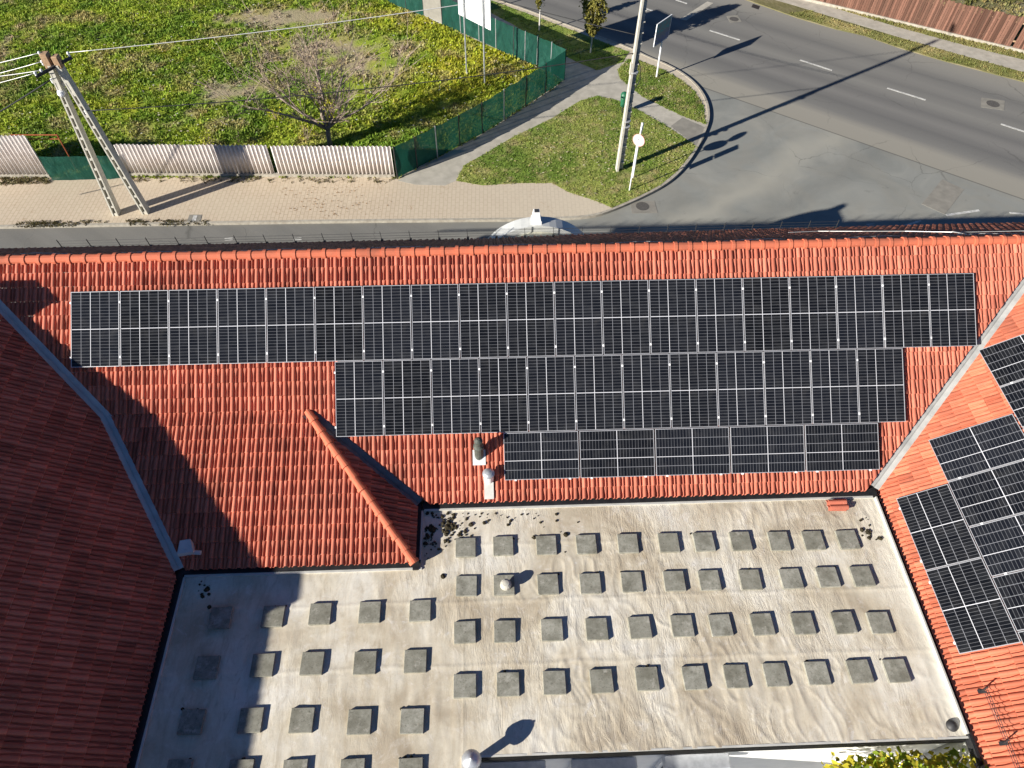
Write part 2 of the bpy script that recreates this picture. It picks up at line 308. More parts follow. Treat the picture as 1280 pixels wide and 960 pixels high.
    q = NT('brown_boards', .9, .15); c = q.attr(); f = q.noise(q.obj(), 7, 6, .7); q.color(q.mix(q.rng(f, .45, .75, 0, .5), c, (.09,.055,.04))); M['boards'] = q.mat
    q = NT('window_glass', .08, .5); q.color((.05,.07,.09)); M['glass'] = q.mat
    q = NT('zinc_sheet', .5, .4, .15); o = q.obj(); f = q.noise(q.mapp(o, (1, 3, 1)), 1.5, 5); q.color(q.ramp(f, [(.3, (.50,.51,.49)), (.7, (.60,.61,.59))])); M['zinc'] = q.mat
    M['cream'] = speck('cream_sheet', (.50,.50,.40), (.62,.60,.48), 2, .7, .3, 0, .05)
    # direction sign back/front
    q = NT('direction_sign_print', .45, .35); x, y, _ = q.sep(q.uv()); c = q.mix(q.m('GREATER_THAN', y, .52), (.10,.14,.20), (.10,.17,.19))
    b1 = q.noise(q.mapp(q.uv(), (3, 4, 1)), 2.2, 2); c = q.mix(q.m('MULTIPLY', q.m('GREATER_THAN', y, .5), q.rng(b1, .5, .58)), c, (.03,.22,.25)); c = q.mix(q.m('MULTIPLY', q.m('LESS_THAN', y, .3), q.rng(b1, .45, .6)), c, (.05,.10,.28)); q.color(c); M['signprint'] = q.mat
mk()

# ------------------------------------------------------------------ light, sky, camera
W = bpy.data.worlds.new('World'); SC.world = W; W.use_nodes = True
SD = nrm(A3(.8616, .5075, -.4095)); EL = math.asin(-SD[2])
sky = W.node_tree.nodes.new('ShaderNodeTexSky'); sky.sky_type = 'NISHITA'; sky.sun_disc = False
sky.sun_elevation = EL; sky.sun_rotation = math.atan2(-SD[0], -SD[1])
bg = W.node_tree.nodes['Background']; W.node_tree.links.new(sky.outputs[0], bg.inputs[0]); bg.inputs[1].default_value = .05; sky.air_density = .65; sky.dust_density = .0; sky.ozone_density = 6.0
sl = bpy.data.lights.new('sun', 'SUN'); sl.energy = 5.0; sl.angle = math.radians(.5); sl.color = (1, .94, .85)
so = bpy.data.objects.new('sun', sl); COL.objects.link(so); so.location = (-40, -24, 60); so.rotation_euler = Vector(SD).to_track_quat('-Z', 'Y').to_euler()
cd = bpy.data.cameras.new('camera'); co = bpy.data.objects.new('camera', cd); COL.objects.link(co); SC.camera = co
cd.sensor_width = 36; cd.lens = FOC/1280*36; cd.clip_end = 3000; cd.clip_start = .1
co.matrix_world = Matrix(((RT[0], UP[0], -FW[0], CAM[0]), (RT[1], UP[1], -FW[1], CAM[1]), (RT[2], UP[2], -FW[2], CAM[2]), (0, 0, 0, 1)))
SC.view_settings.view_transform = 'Standard'; SC.view_settings.look = 'None'; SC.view_settings.exposure = .92; SC.view_settings.gamma = 1
SC.view_settings.use_curve_mapping = False

# ------------------------------------------------------------------ ground, roads, pavements
def sheet(name, P, z, mat, depth=.1, kind='structure'):
    return tag(MB().prism(P, z-depth, z).build(name, mat), kind=kind)
sheet('ground', [(-900, -900), (900, -900), (900, 900), (-900, 900)], -.03, M['ground'])
sheet('road', [(-120, 19), (150, -60), (150, -20), (-30, 118), (-120, 118)], 0, M['asphalt'], .02)
DR = A3(.79464, -.60708, 0)
KPX = [(0,285),(200,281.5),(420,278),(600,276.5),(700,275),(742,272),(768,263),(800,249),(830,233),(850,216),(868,192),(881,165),(886,148),(883,128),(872,110),(855,95),(832,82),(806,72),(790,63),(732,42),(620,0)]
K = [G(*p) for p in KPX]; K = [K[0]+(K[0]-K[1])*4]+K+[K[-1]-DR*45]
# rounded kerb line
def smooth(P, n=2):
    for _ in range(n):
        Q = [P[0]]
        for a, b in zip(P[:-1], P[1:]): Q += [a*.75+b*.25, a*.25+b*.75]
        P = Q+[P[-1]]
    return P
K = smooth(K)
ZP = .12
sheet('pavement', [p[:2] for p in K]+[(-95, 115), (-95, 30)], ZP, M['pavers'], .3)
kb = MB()
for a, b in zip(K[:-1], K[1:]):
    if np.linalg.norm(b-a) > .01:
        t = nrm(b-a); kb.bar(a+A3(0,0,.07)-t*.004, b+A3(0,0,.07)+t*.004, .13, .145)
tag(kb.build('kerb', M['kerb']), kind='structure')
# far side of the main road
far = [G(*p) for p in ((932,0),(997,23),(1045,37),(1081,45),(1126,61),(1181,77),(1280,103))]
fe = [far[0]-DR*30]+far+[far[-1]+DR*40]; NR = A3(.60708, .79464, 0)
sheet('verge', [p[:2] for p in fe]+[(fe[-1]+NR*60)[:2], (fe[0]+NR*60)[:2]], .06, M['ground'], .2)
f1 = [G(*p, .06) for p in ((997,8),(1126,47),(1200,68),(1280,90))]; f2 = [G(*p, .06) for p in ((1280,75),(1200,55),(1126,35),(1010,0))]
sheet('footpath', [(f1[0]-DR*25)[:2]]+[p[:2] for p in f1]+[(f1[-1]+DR*20)[:2], (f2[0]+DR*20)[:2]]+[p[:2] for p in f2]+[(f2[-1]-DR*25)[:2]], .066, M['path'], .03)

LOT = [G(*p, ZP) for p in ((-60,222),(495,221),(547,197),(603,167),(657,133),(703,101),(671,84),(642,71),(599,52),(553,32),(528,20),(490,5))]
LOT = LOT+[LOT[-1]-DR*22, A3(-75, 82, ZP), A3(-75, 32, ZP)]
ISL1 = [G(*p, ZP) for p in ((570,226),(580,207),(610,190),(640,172),(690,148),(725,126),(747,120),(770,125),(797,137),(837,160),(872,184),(864,192),(846,214),(826,231),(797,246),(765,260),(747,252),(710,240),(690,229),(650,229),(603,232))]
ISL2 = [G(*p, ZP) for p in ((772,88),(785,74),(800,76),(828,87),(850,99),(868,114),(879,132),(881,150),(884,156),(853,145),(803,121),(775,98))]
STRIP = [G(*p, ZP) for p in ((618,2),(729,43),(786,65),(778,78),(746,88),(722,78),(698,66),(640,30),(598,8))]
STRIP = [STRIP[0]-DR*20]+STRIP+[STRIP[-1]-DR*20]
PATH = [G(*p, ZP) for p in ((497,226),(547,199),(603,169),(657,135),(705,102),(698,66),(722,78),(746,88),(778,78),(772,88),(775,98),(803,121),(853,145),(884,157),(880,172),(872,184),(837,160),(797,137),(770,125),(747,120),(725,126),(690,148),(640,172),(610,190),(580,207),(570,226),(556,232),(520,231))]
PATH2 = [G(*p, ZP) for p in ((698,66),(705,100),(671,80),(599,48),(540,14),(598,8),(640,30))]
sheet('path', [p[:2] for p in PATH], ZP+.005, M['path'], .05)
sheet('path', [p[:2] for p in PATH2], ZP+.004, M['path'], .05)
sheet('path_patch', [G(*p, ZP)[:2] for p in ((838,158),(853,147),(883,160),(880,172),(873,184))], ZP+.010, M['patch'], .05)

BARE = [(330,25,80,12,.85),(300,112,40,12,.9),(270,122,26,10,.8),(430,60,60,16,.7),(470,85,50,10,.65),(390,20,60,10,.9),(455,110,50,14,.45),(350,60,90,25,.40),(60,40,40,14,.4),(500,60,50,16,.4),(5,65,20,20,.6),(395,95,70,30,.40)]
YEL = [(560,60,60,40,1.),(600,95,60,25,1.),(620,60,50,30,1.),(540,110,60,30,.9),(650,85,40,15,1.),(520,25,50,14,.9),(240,62,70,25,.6),(150,135,40,12,.8),(130,115,60,25,.5),(520,140,60,20,.5),(480,20,40,10,.9)]
def fields(X, Y):
    """bare soil and yellowing of the vacant lot, painted where they lie on the ground"""
    D = np.stack([X-CAM[0], Y-CAM[1], np.full_like(X, ZP-CAM[2])], -1); d = D@FW
    px = 640+FOC*(D@RT)/d; py = 480-FOC*(D@UP)/d
    n = fbm(X*.45, Y*.45, 3); n2 = fbm(X*1.6, Y*1.6, 9)
    b = sum(w*np.exp(-((px-a)/sx)**2-((py-c)/sy)**2) for a, c, sx, sy, w in BARE)
    y = sum(w*np.exp(-((px-a)/sx)**2-((py-c)/sy)**2) for a, c, sx, sy, w in YEL)
    return b, y, n, n2
def lot_col(X, Y):
    b, y, n, n2 = fields(X, Y); C = np.zeros(X.shape+(3,))
    g1 = A3(.165,.265,.030); g2 = A3(.34,.41,.044); yl = A3(.46,.45,.036); dry = A3(.40,.33,.15); soil = A3(.40,.325,.225)
    t = np.clip((n-.35)*3.2, 0, 1)[..., None]; C = g1*(1-t)+g2*t
    s = np.clip(y*.5+(n2-.5)*1.3, 0, .8)[..., None]; C = C*(1-s)+yl*s
    s = np.clip((fbm(X*.8, Y*.8, 31)-.50)*4.5+b*.5, 0, .8)[..., None]; C = C*(1-s)+dry*s
    s = np.clip((b-.42+(n2-.5)*2.4)*2.0, 0, .85)[..., None]; C = C*(1-s)+soil*s
    return C
def isl_col(X, Y):
    n = fbm(X*.7, Y*.7, 5); n2 = fbm(X*2.5, Y*2.5, 8); t = np.clip((n-.35)*3, 0, 1)[..., None]
    C = A3(.165,.245,.042)*(1-t)+A3(.30,.335,.085)*t; s = np.clip((n2-.50)*3.2, 0, .7)[..., None]; C = C*(1-s)+A3(.42,.35,.18)*s
    return C
def verge_col(X, Y):
    n = fbm(X*.6, Y*.6, 15); t = np.clip((n-.3)*2.6, 0, 1)[..., None]; return A3(.19,.20,.06)*(1-t)+A3(.38,.33,.14)*t
def grass_ground(name, P, z, colf, step):
    P = [(p[0], p[1]) for p in P]; xs = [p[0] for p in P]; ys = [p[1] for p in P]
    gx = np.arange(max(min(xs), -42), max(xs)+step, step); gy = np.arange(min(ys), min(max(ys), 66)+step, step)
    me = bpy.data.meshes.new(name); bm = bmesh.new()
    vs = [bm.verts.new((x, y, z)) for x, y in P]; bm.faces.new(vs); bmesh.ops.triangulate(bm, faces=bm.faces[:])
    for x in gx: bmesh.ops.bisect_plane(bm, geom=bm.verts[:]+bm.edges[:]+bm.faces[:], plane_co=(x, 0, 0), plane_no=(1, 0, 0), dist=1e-5)
    for y in gy: bmesh.ops.bisect_plane(bm, geom=bm.verts[:]+bm.edges[:]+bm.faces[:], plane_co=(0, y, 0), plane_no=(0, 1, 0), dist=1e-5)
    bmesh.ops.recalc_face_normals(bm, faces=bm.faces[:])
    bm.to_mesh(me); bm.free(); V = np.array([v.co[:] for v in me.vertices]); set_col(me, colf(V[:, 0], V[:, 1]))
    if me.polygons[0].normal.z < 0: me.flip_normals()
    return tag(link(name, me, M['soil']), kind='structure')
grass_ground('lawn', LOT, ZP+.006, lot_col, .35)
grass_ground('lawn', ISL1, ZP+.014, isl_col, .25); grass_ground('lawn', ISL2, ZP+.014, isl_col, .25); grass_ground('lawn', STRIP, ZP+.014, isl_col, .3)
V1 = [G(*p, .06) for p in ((985,17),(1045,36),(1081,45),(1126,60),(1181,76),(1280,101),(1280,91),(1200,69),(1126,48),(1060,30),(1010,13))]
V1 = V1[:6]+[V1[5]+DR*15, V1[6]+DR*15]+V1[6:]
V2 = [G(*p, .06) for p in ((1010,0),(1126,35),(1200,55),(1280,75),(1280,67),(1200,46),(1126,29),(1040,3))]
grass_ground('lawn', V1, .072, verge_col, .3); grass_ground('lawn', V2, .072, verge_col, .3)

def blades(name, P, colf, n, z, hmin, hmax, wid, cov=None, vis=None, jit=.35):
    """leafy tufts: each a few bent blades"""
    P = [(p[0], p[1]) for p in P]; xs = np.array([p[0] for p in P]); ys = np.array([p[1] for p in P])
    x0, x1, y0, y1 = max(xs.min(), -40), xs.max(), ys.min(), min(ys.max(), 62)
    X = rng.uniform(x0, x1, n*4); Y = rng.uniform(y0, y1, n*4); k = inpoly(X, Y, P)
    if cov is not None: k &= rng.random(n*4) < cov(X, Y)
    X = X[k][:n]; Y = Y[k][:n]; m = len(X); C = colf(X, Y)
    C = C*rng.uniform(1-jit, 1+jit, (m, 1))*rng.uniform(.9, 1.1, (m, 3)); B = 5
    px = np.repeat(X, B)+rng.normal(0, wid*.6, m*B); py = np.repeat(Y, B)+rng.normal(0, wid*.6, m*B); a = rng.uniform(0, 2*np.pi, m*B)
    h = np.repeat(rng.uniform(hmin, hmax, m), B)*rng.uniform(.6, 1.2, m*B); w = wid*rng.uniform(.35, .8, m*B); ln = h*rng.uniform(.2, 1.1, m*B)
    ca, sa = np.cos(a), np.sin(a); V = np.zeros((m*B, 4, 3))
    V[:, 0] = np.stack([px-sa*w*.5, py+ca*w*.5, np.full(m*B, z-.01)], -1); V[:, 1] = np.stack([px+sa*w*.5, py-ca*w*.5, np.full(m*B, z-.01)], -1)
    V[:, 2] = np.stack([px+ca*ln*.5+sa*w*.4, py+sa*ln*.5-ca*w*.4, z+h*.75], -1); V[:, 3] = np.stack([px+ca*ln, py+sa*ln, z+h], -1)
    F = np.arange(m*B)[:, None]*4+np.array([[0, 1, 2, 3]]); me = np_mesh(name, V.reshape(-1, 3), F)
    set_col(me, np.repeat(np.repeat(C, B, 0), 4, 0)); o = link(name, me, M['leaf']); return tag(o, kind='stuff')
def lotcov(X, Y):
    b, y, n, n2 = fields(X, Y); return np.clip(1.15-b*1.1+(n2-.5)*1.4, .04, 1)
tag(blades('weeds', LOT, lot_col, 36000, ZP, .03, .17, .17, lotcov), 'rough green and yellowing weeds covering the vacant lot', 'weeds')
tag(blades('grass', ISL1, isl_col, 9000, ZP, .03, .075, .07), 'short mown grass of the traffic island below the path', 'grass')
tag(blades('grass', ISL2, isl_col, 4000, ZP, .03, .08, .07), 'short grass of the small island by the blue direction sign', 'grass')
tag(blades('grass', STRIP, isl_col, 5000, ZP, .03, .09, .08), 'grass strip with young trees between road and footpath', 'grass')
tag(blades('grass', V1, verge_col, 5000, .07, .03, .10, .09), 'dry yellow grass verge along the far edge of the road', 'grass')
tag(blades('grass', V2, verge_col, 1800, .07, .03, .12, .09), 'thin grass growing at the foot of the brown fence', 'grass')
# little weeds in the pavement edge
EDGE = [G(*p, ZP) for p in ((0,279),(100,277),(180,275),(260,277),(262,281),(160,281),(0,284))]
tag(blades('kerb_weeds', EDGE, lambda X, Y: np.tile(A3(.12,.10,.04), (len(X), 1)), 330, ZP, .03, .09, .09, lambda X, Y: np.clip((fbm(X*.9, Y*.9, 4)-.42)*5, 0, 1)), 'withered weeds in the joint between pavement and kerb', 'weeds')
EDGE2 = [G(*p, ZP) for p in ((0,222),(63,223),(63,229),(0,231))]; EDGE3 = [G(*p, ZP) for p in ((160,221),(495,222),(490,229),(160,228))]
for E_, lb in ((EDGE2, 'dry weeds along the foot of the tall corrugated fence'), (EDGE3, 'sparse weeds along the foot of the long corrugated fence')):
    tag(blades('fence_weeds', E_, lambda X, Y: np.tile(A3(.16,.135,.06), (len(X), 1)), 150 if E_ is EDGE2 else 110, ZP, .04, .14, .09), lb, 'weeds')

def litter(name, P, n, z, label, cols, sz):
    P = [(p[0], p[1]) for p in P]; xs = [p[0] for p in P]; ys = [p[1] for p in P]; X = rng.uniform(min(xs), max(xs), n*3); Y = rng.uniform(min(ys), max(ys), n*3)
    k = inpoly(X, Y, P) & (rng.random(n*3) < np.clip((fbm(X*.6, Y*.6, 44)-.3)*3, .1, 1)); X, Y = X[k][:n], Y[k][:n]; m = len(X); a = rng.uniform(0, 6.28, m); r = sz*rng.uniform(.5, 1.3, m)
    V = np.stack([np.stack([X+np.cos(a+q)*r, Y+np.sin(a+q)*r*.7, z+rng.uniform(0, .03, m)], -1) for q in (0, 1.57, 3.14, 4.71)], 1).reshape(-1, 3)
    me = np_mesh(name, V, np.arange(m)[:, None]*4+np.array([[0, 1, 2, 3]])); c = np.asarray(cols)[rng.integers(0, len(cols), m)]; set_col(me, np.repeat(c, 4, 0)); tag(link(name, me, M['leaf']), label, 'leaves', kind='stuff')
litter('fallen_leaves', ISL1, 750, ZP+.055, 'pale fallen leaves scattered over the grass island', [(.62,.58,.40),(.50,.40,.20),(.60,.55,.22)], .055)
litter('dry_stalks', [p for p in LOT if p[1] < 70 and p[0] > -60], 900, ZP+.14, 'pale dry stalks and scraps among the weeds of the vacant lot', [(.62,.56,.42),(.50,.42,.28),(.70,.68,.60)], .06)
litter('fallen_leaves', ISL2, 160, ZP+.055, 'fallen leaves on the small grass island by the blue sign', [(.62,.58,.40),(.50,.40,.20)], .05)
litter('fallen_leaves', [G(*p, ZP)[:2] for p in ((350,235),(495,228),(490,268),(345,272))], 170, ZP+.006, 'brown leaves lying on the pavement before the long fence', [(.34,.19,.08),(.26,.15,.07)], .035)
# road markings, covers, patches
def strip_px(p, q, w=.13, z=.004):
    a = G(*p); b = G(*q); t = nrm(b-a); s = np.cross(t, A3(0,0,1))*w/2; return [(a-s)[:2], (b-s)[:2], (b+s)[:2], (a+s)[:2]]
for p, q, w in (((887,38),(925,50),.13),((1000,75),(1040,88),.13),((1109,110),(1157,125),.13),((1251,155),(1300,171),.13),((845,0),(859,4.5),.13),((808,11),(816,13.5),.13),((1183,269),(1224,263),.14),((1131,282),(1151,276),.12),((1262,266),(1282,267.5),.10),((281,298.2),(291,297.4),.05),((281,300.4),(291,299.6),.05),((367,298),(377,297.2),.05),((367,300.2),(377,299.4),.05),((1083,280.6),(1093,280),.05),((1083,283),(1093,282.4),.05),((969,285.4),(979,284.8),.05),((969,287.6),(979,287),.05)):  # the thin short pairs are small pale bars on the street
    sheet('road_stripe', strip_px(p, q, w), .010, M['paint'], .02)
sheet('road_patch', [G(*p)[:2] for p in ((850,24),(858,25.5),(892,4),(884,2))], .010, M['path'], .02)
sheet('road_patch', [G(*p)[:2] for p in ((1178,224),(1205,237),(1181,268),(1152,255))], .010, M['patch'], .02)
sheet('road_patch', [G(*p)[:2] for p in ((1227,122),(1256,126),(1255,138),(1226,134))], .010, M['patch'], .02)
sheet('road_patch', [G(*p)[:2] for p in ((788,252),(818,251),(822,266),(790,267))], .010, M['patch'], .02)
sheet('road_patch', [G(*p)[:2] for p in ((908,20),(922,19),(927,27),(913,29))], .010, M['patch'], .02)
cov = speck('cast_iron', (.085,.08,.072), (.15,.14,.125), 20, .7, .4, .3, .3)
for (px, py, r), lb in zip(((803,258,.33),(1241,130,.36),(917.5,24,.30)), ('round iron manhole cover at the kerb below the traffic island','round manhole cover in a pale square on the right of the main road','dark manhole cover in the lane near the top of the main road')):
    c = G(px, py); tag(MB().lathe((c[0], c[1], -.02), [(r, 0), (r, .038), (r*.86, .038), (r*.86, .034), (r*.2, .034)], 24).build('manhole_cover', cov), lb, 'manhole')
for q, lb in ((((828,76),(836,79),(833,83.5),(824,80.5)), 'black storm drain grate at the kerb beside the blue sign'), (((941,5),(950,8),(948,12),(939,9)), 'black storm drain grate at the far kerb of the main road')):
    P = [G(*p)[:2] for p in q]; mb = MB().prism(P, -.03, .008)
    a, b, c, d = [A3(*p, .014) for p in P]
    for k in range(1, 6): mb.bar(a+(b-a)*k/6, d+(c-d)*k/6, .04, .014)
    tag(mb.build('drain_grate', M['dark']), lb, 'drain')
c0 = [G(*p, ZP)[:2] for p in ((237,268.5),(252.5,268.5),(250,279),(233,279))]
ic = empty('inspection_cover', (*np.mean(c0, 0), ZP), 'square inspection cover with a pale middle in the brick pavement', 'cover')
MB().prism(c0, ZP-.03, ZP+.012).build('frame', M['patch'], ic); cm = np.mean(c0, 0); MB().prism([cm+(p-cm)*A3(.3, .8) for p in np.array(c0)], ZP, ZP+.018).build('plate', M['paint'], ic)

# ------------------------------------------------------------------ the building
B = empty('tiled_building', (0, 12.5, 0), 'large red tiled building wrapped round a pale flat roof', 'building')
PU, PV = .2035, .332
def prof(s, vf):
    h = np.zeros_like(s); d = np.abs(s-.28)/.235; h = np.where(d < 1, .060*(1-.28*d**2)*np.sqrt(np.clip(1-d**6, 0, 1)), h)
    wn = np.where(vf < .14, .212, .212-(.212-.062)*np.clip((vf-.14)/.44, 0, 1)); d = np.abs(s-.775)/wn
    return np.maximum(h, np.where(d < 1, (.046-.006*np.clip(1-vf*3, 0, 1))*np.sqrt(np.clip(1-d**4, 0, 1)), 0))
SS = np.array([0, .043, .049, .07, .13, .28, .42, .485, .507, .517, .56, .61, .66, .71, .722, .775, .828, .842, .90, .95, .985])
def tiles(name, base, nor, u0, u1, v0, v1, clips, mat, label=None, smp=SS, uo=0., vo=0., pu=PU, pv=PV):
    """clay interlocking tiles, course over course; base(u,v) -> points on the slope, v runs downhill"""
    nor = nrm(nor); clips = list(clips); i0, i1 = math.floor((u0-uo)/pu), math.ceil((u1-uo)/pu); j0, j1 = math.floor((v0-vo)/pv), math.ceil((v1-vo)/pv)
    S = np.concatenate([i+smp for i in range(i0, i1)]+[[i1]]); nS = len(S); VF = np.array([0., .14, .28, .42, .58, .97, 1.0, 1.0]); nV = len(VF)
    VV = []; UV = []; FF = []; k = 0
    for j in range(j0, j1):
        s = np.tile(S, (nV, 1)); vf = np.tile(VF[:, None], (1, nS)); ti = np.floor(s)
        r1 = hsh(ti, np.full_like(ti, j), 5)-.5; r2 = hsh(ti, np.full_like(ti, j), 9)-.5
        h = prof(s-ti, vf)+.032*vf+r1*.007+r2*.006*vf; h[-2] -= .003; h[-1] = -.004
        v = (j+vf+r2*.035*(vf > .5))*pv+vo; v[-1] = v[-2]-.004
        P = base((s*pu+uo).ravel(), v.ravel())+h.ravel()[:, None]*nor
        VV.append(P); UV.append(np.stack([s.ravel(), (j+np.clip(vf, .01, .99)).ravel()], -1))
        ii = (np.arange(nV-1)[:, None]*nS+np.arange(nS-1)[None])+k; FF.append(np.stack([ii, ii+nS, ii+nS+1, ii+1], -1).reshape(-1, 4)); k += nV*nS
    V = np.concatenate(VV); U = np.concatenate(UV); F = np.concatenate(FF)
    keep = np.ones(len(F), bool); ctr = V[F].mean(1)
    for p, n in clips: keep &= ((ctr-np.asarray(p, float))@nrm(n)) > -.25
    F = F[keep]; ids, inv = np.unique(F, return_inverse=True); V = V[ids]; U = U[ids]; F = inv.reshape(F.shape)
    me = np_mesh(name, V, F); uvl = me.uv_layers.new(name='UVMap'); uvl.data.foreach_set('uv', U[F.ravel()].ravel())
    bm = bmesh.new(); bm.from_mesh(me)
    for p, n in clips: bmesh.ops.bisect_plane(bm, geom=bm.verts[:]+bm.edges[:]+bm.faces[:], plane_co=Vector(p), plane_no=Vector(nrm(n)), clear_inner=True, dist=1e-5)
    bm.to_mesh(me); bm.free()
    if me.polygons and sum(p.normal.dot(Vector(nor)) for p in list(me.polygons)[:200]) < 0: me.flip_normals()
    return link(name, me, mat, B, smooth=True, label=label)
TS = .7175; CT = 1/math.hypot(1, TS); ST = TS*CT
RZ, RY = 11.5, 12.8; YB = 9.78; ZB = RZ-TS*(RY-YB); YE, ZE = 7.96, RZ-TS*(RY-7.96)
XRL, XRR = -12.36, 13.75; XEL, XER = -6.95, 9.04
def hn(a, b, side):  # vertical clipping plane through plan line a->b, keeps the given side (+1 left)
    t = nrm(A3(b[0]-a[0], b[1]-a[1], 0)); return A3(-t[1], t[0], 0)*side
VL0, VL1, VL2 = A3(XRL, RY, 0), A3(-8.95, YB, 0), A3(XEL, 6.56, 0); VR0, VR1 = A3(XRR, RY, 0), A3(XER-.03, 8.05, 0); DA, DV, DC = A3(-4.32, YB, 0), A3(-1.78, 8.0, 0), A3(-1.80, 6.51, 0)
GAP = .105
def off(p, n, g=GAP): return (p+n*g, n)
nVLu = hn(VL0, VL1, 1); nVR = hn(VR0, VR1, -1); nVLl = hn(VL1, VL2, 1); nDV = hn(DA, DV, 1)
main = lambda u, v: np.stack([u, RY-v*CT, RZ-v*ST], -1); mn = A3(0, -ST, CT); vB = (RY-YB)/CT; vE = (RY-YE)/CT
upper = [off(VL0, nVLu), off(VR0, nVR), (A3(0, YB, 0), A3(0, 1, 0))]
tiles('tiled_roof', main, mn, -13, 20, 0, vB, upper, M['tile'], 'long sunlit slope of red tiles carrying three rows of panels')
lower = [off(DA, nDV), off(VR0, nVR), (A3(0, YB, 0), A3(0, -1, 0)), (A3(0, YE, 0), A3(0, 1, 0))]
tiles('tiled_roof', main, mn, -4.6, 14, vB, vE, lower, M['tile'], 'lower strip of red tiles down to the flat roof')
YC, ZC = 6.51, 8.06; sC = (ZB-ZC)/(YB-YC); cC = 1/math.hypot(1, sC); LC = (YB-YC)/cC
left = lambda u, v: np.stack([u, YB-v*cC, ZB-v*cC*sC], -1)
nH = hn(DA, DC, -1)
tiles('tiled_roof', left, A3(0, -sC, 1), -9.2, -1.5, -.1, LC, [(A3(0, YB, 0), A3(0, -1, 0)), off(VL1, nVLl), (DA, nH), (A3(0, YC, 0), A3(0, 1, 0))], M['tile'], 'flatter tiled slope beside the shaded wing', vo=-(vB % PV))
# east face of the hip: plane through apex, hip corner and valley corner
PA = A3(-4.32, YB, ZB); PC = A3(-1.80, 6.51, 8.06); PVv = A3(-1.78, 8.0, ZE+.03)
nE = nrm(np.cross(PC-PA, PVv-PA)); nE = nE if nE[2] > 0 else -nE
dE = nrm(A3(nE[0], nE[1], 0)); dn = nrm(A3(dE[0], dE[1], -(dE@nE)/nE[2])); ue = nrm(np.cross(nE, dn))
tiles('tiled_roof', lambda u, v: PA+np.outer(u, ue)+np.outer(v, dn), nE, -4, 4, 0, 3.2, [(DA, -nH), (DA+(-nDV)*GAP, -nDV), (A3(-1.79, 0, 0), A3(-1, 0, 0))], M['tile'], 'small shaded hip face of red tiles')
# left wing, its east slope in shade
SW = .64; cW = 1/math.hypot(1, SW); ZR = 8.05+SW*(XEL-XRL)
wing = lambda u, v: np.stack([XRL+v*cW, u, ZR-v*cW*SW], -1)
LW = (XEL-XRL)/cW
tiles('tiled_roof', wing, A3(SW, 0, 1), -3, 13, 0, LW, [(VL1+(-nVLl)*GAP, -nVLl), (VL0+(-nVLu)*GAP, -nVLu), (A3(XEL, 0, 0), A3(-1, 0, 0)), (A3(0, 12.75, 0), A3(0, -1, 0))], M['tile'], 'dark shaded tiled slope of the left wing')
MB().add([(XRL, -9, ZR-.02), (XRL, 12.6, ZR-.02), (XRL-6.2, 12.6, ZR-4), (XRL-6.2, -9, ZR-4)], [(0, 1, 2, 3)]).build('tiled_roof', M['tile'], B, label='far slope of the left wing')
MB().add([(XRL, -9, ZR-.03), (XRL, -3, ZR-.03), (XEL, -3, 8.04), (XEL, -9, 8.04)], [(0, 1, 2, 3)]).build('tiled_roof', M['tile'], B)
# right wing, west slope in full sun
cR = CT; rw = lambda u, v: np.stack([XRR-v*CT, -u, RZ-v*ST], -1); LR = (XRR-XER)/CT
tiles('tiled_roof', rw, A3(-ST, 0, CT), -13, 3.5, 0, LR, [(VR0-nVR*GAP, -nVR), (A3(XER, 0, 0), A3(1, 0, 0)), (A3(0, 12.75, 0), A3(0, -1, 0))], M['tile_orange'], 'bright orange tiled slope of the right wing')
MB().add([(XRR, -9, RZ-.02), (XRR, 12.7, RZ-.02), (XRR+6, 12.7, RZ-4.3), (XRR+6, -9, RZ-4.3)], [(0, 1, 2, 3)]).build('tiled_roof', M['tile_orange'], B)
tiles('tiled_roof', main, mn, 13.8, 20, 0, vE, [(A3(13.76, 0, 0), A3(1, 0, 0))], M['tile'], 'main slope carrying on behind the right wing')
tiles('tiled_roof', main, mn, -18, -12.4, 0, vE, [(A3(XRL, 0, 0), A3(-1, 0, 0))], M['tile'], 'main slope carrying on behind the left wing')
# beyond the right valley the main slope carries on behind the ridge of the wing; street slope
def north(u, v):
    ze = np.interp(u, [-12.7, -.5, 3.3, 9, 16], [7.40, 7.44, 7.53, 7.60, 7.66]); t = v/6.38
    return np.stack([u, RY+5.0*t, RZ+(ze-RZ)*t], -1)
tiles('tiled_roof', north, A3(0, .62, .785), -18, 20, 0, 6.38, [(A3(0, 17.85, 0), A3(0, -1, 0))], M['tile_dark'], 'weathered street slope of old tiles seen edge on', smp=np.array([0, .05, .14, .30, .46, .56, .62, .72, .79, .86, .95]))
def caps(name, a, b, r, mat, pitch=.342, label=None):
    a = np.asarray(a, float); b = np.asarray(b, float); L = np.linalg.norm(b-a); t = nrm(b-a); x = nrm(np.cross(t, A3(0,0,1))); up = np.cross(x, t); mb = MB(); n = int(L/pitch)+1; na = 9
    for i in range(n):
        p0 = i*pitch; jit = up*random.uniform(-.008, .008)+x*random.uniform(-.01, .01); tilt = random.uniform(-.006, .006)
        prof_ = [(p0-.04, r*1.22), (p0+.035, r*1.22), (p0+.04, r*1.03), (p0+pitch*.6, r*.96), (p0+pitch+.02, r*.90)]; V = []
        for q, rr in prof_:
            V += [a+t*min(q, L)+jit+up*tilt*(q-p0)/pitch+(x*math.cos(k)*1.05+up*(math.sin(k)*1.0-.25))*rr for k in np.linspace(-.25, math.pi+.25, na)]
        F = [(i2*na+k, i2*na+k+1, (i2+1)*na+k+1, (i2+1)*na+k) for i2 in range(len(prof_)-1) for k in range(na-1)]+[tuple(range(na))]
        mb.add(V, F)
    return mb.build(name, mat, B, smooth=False, label=label)
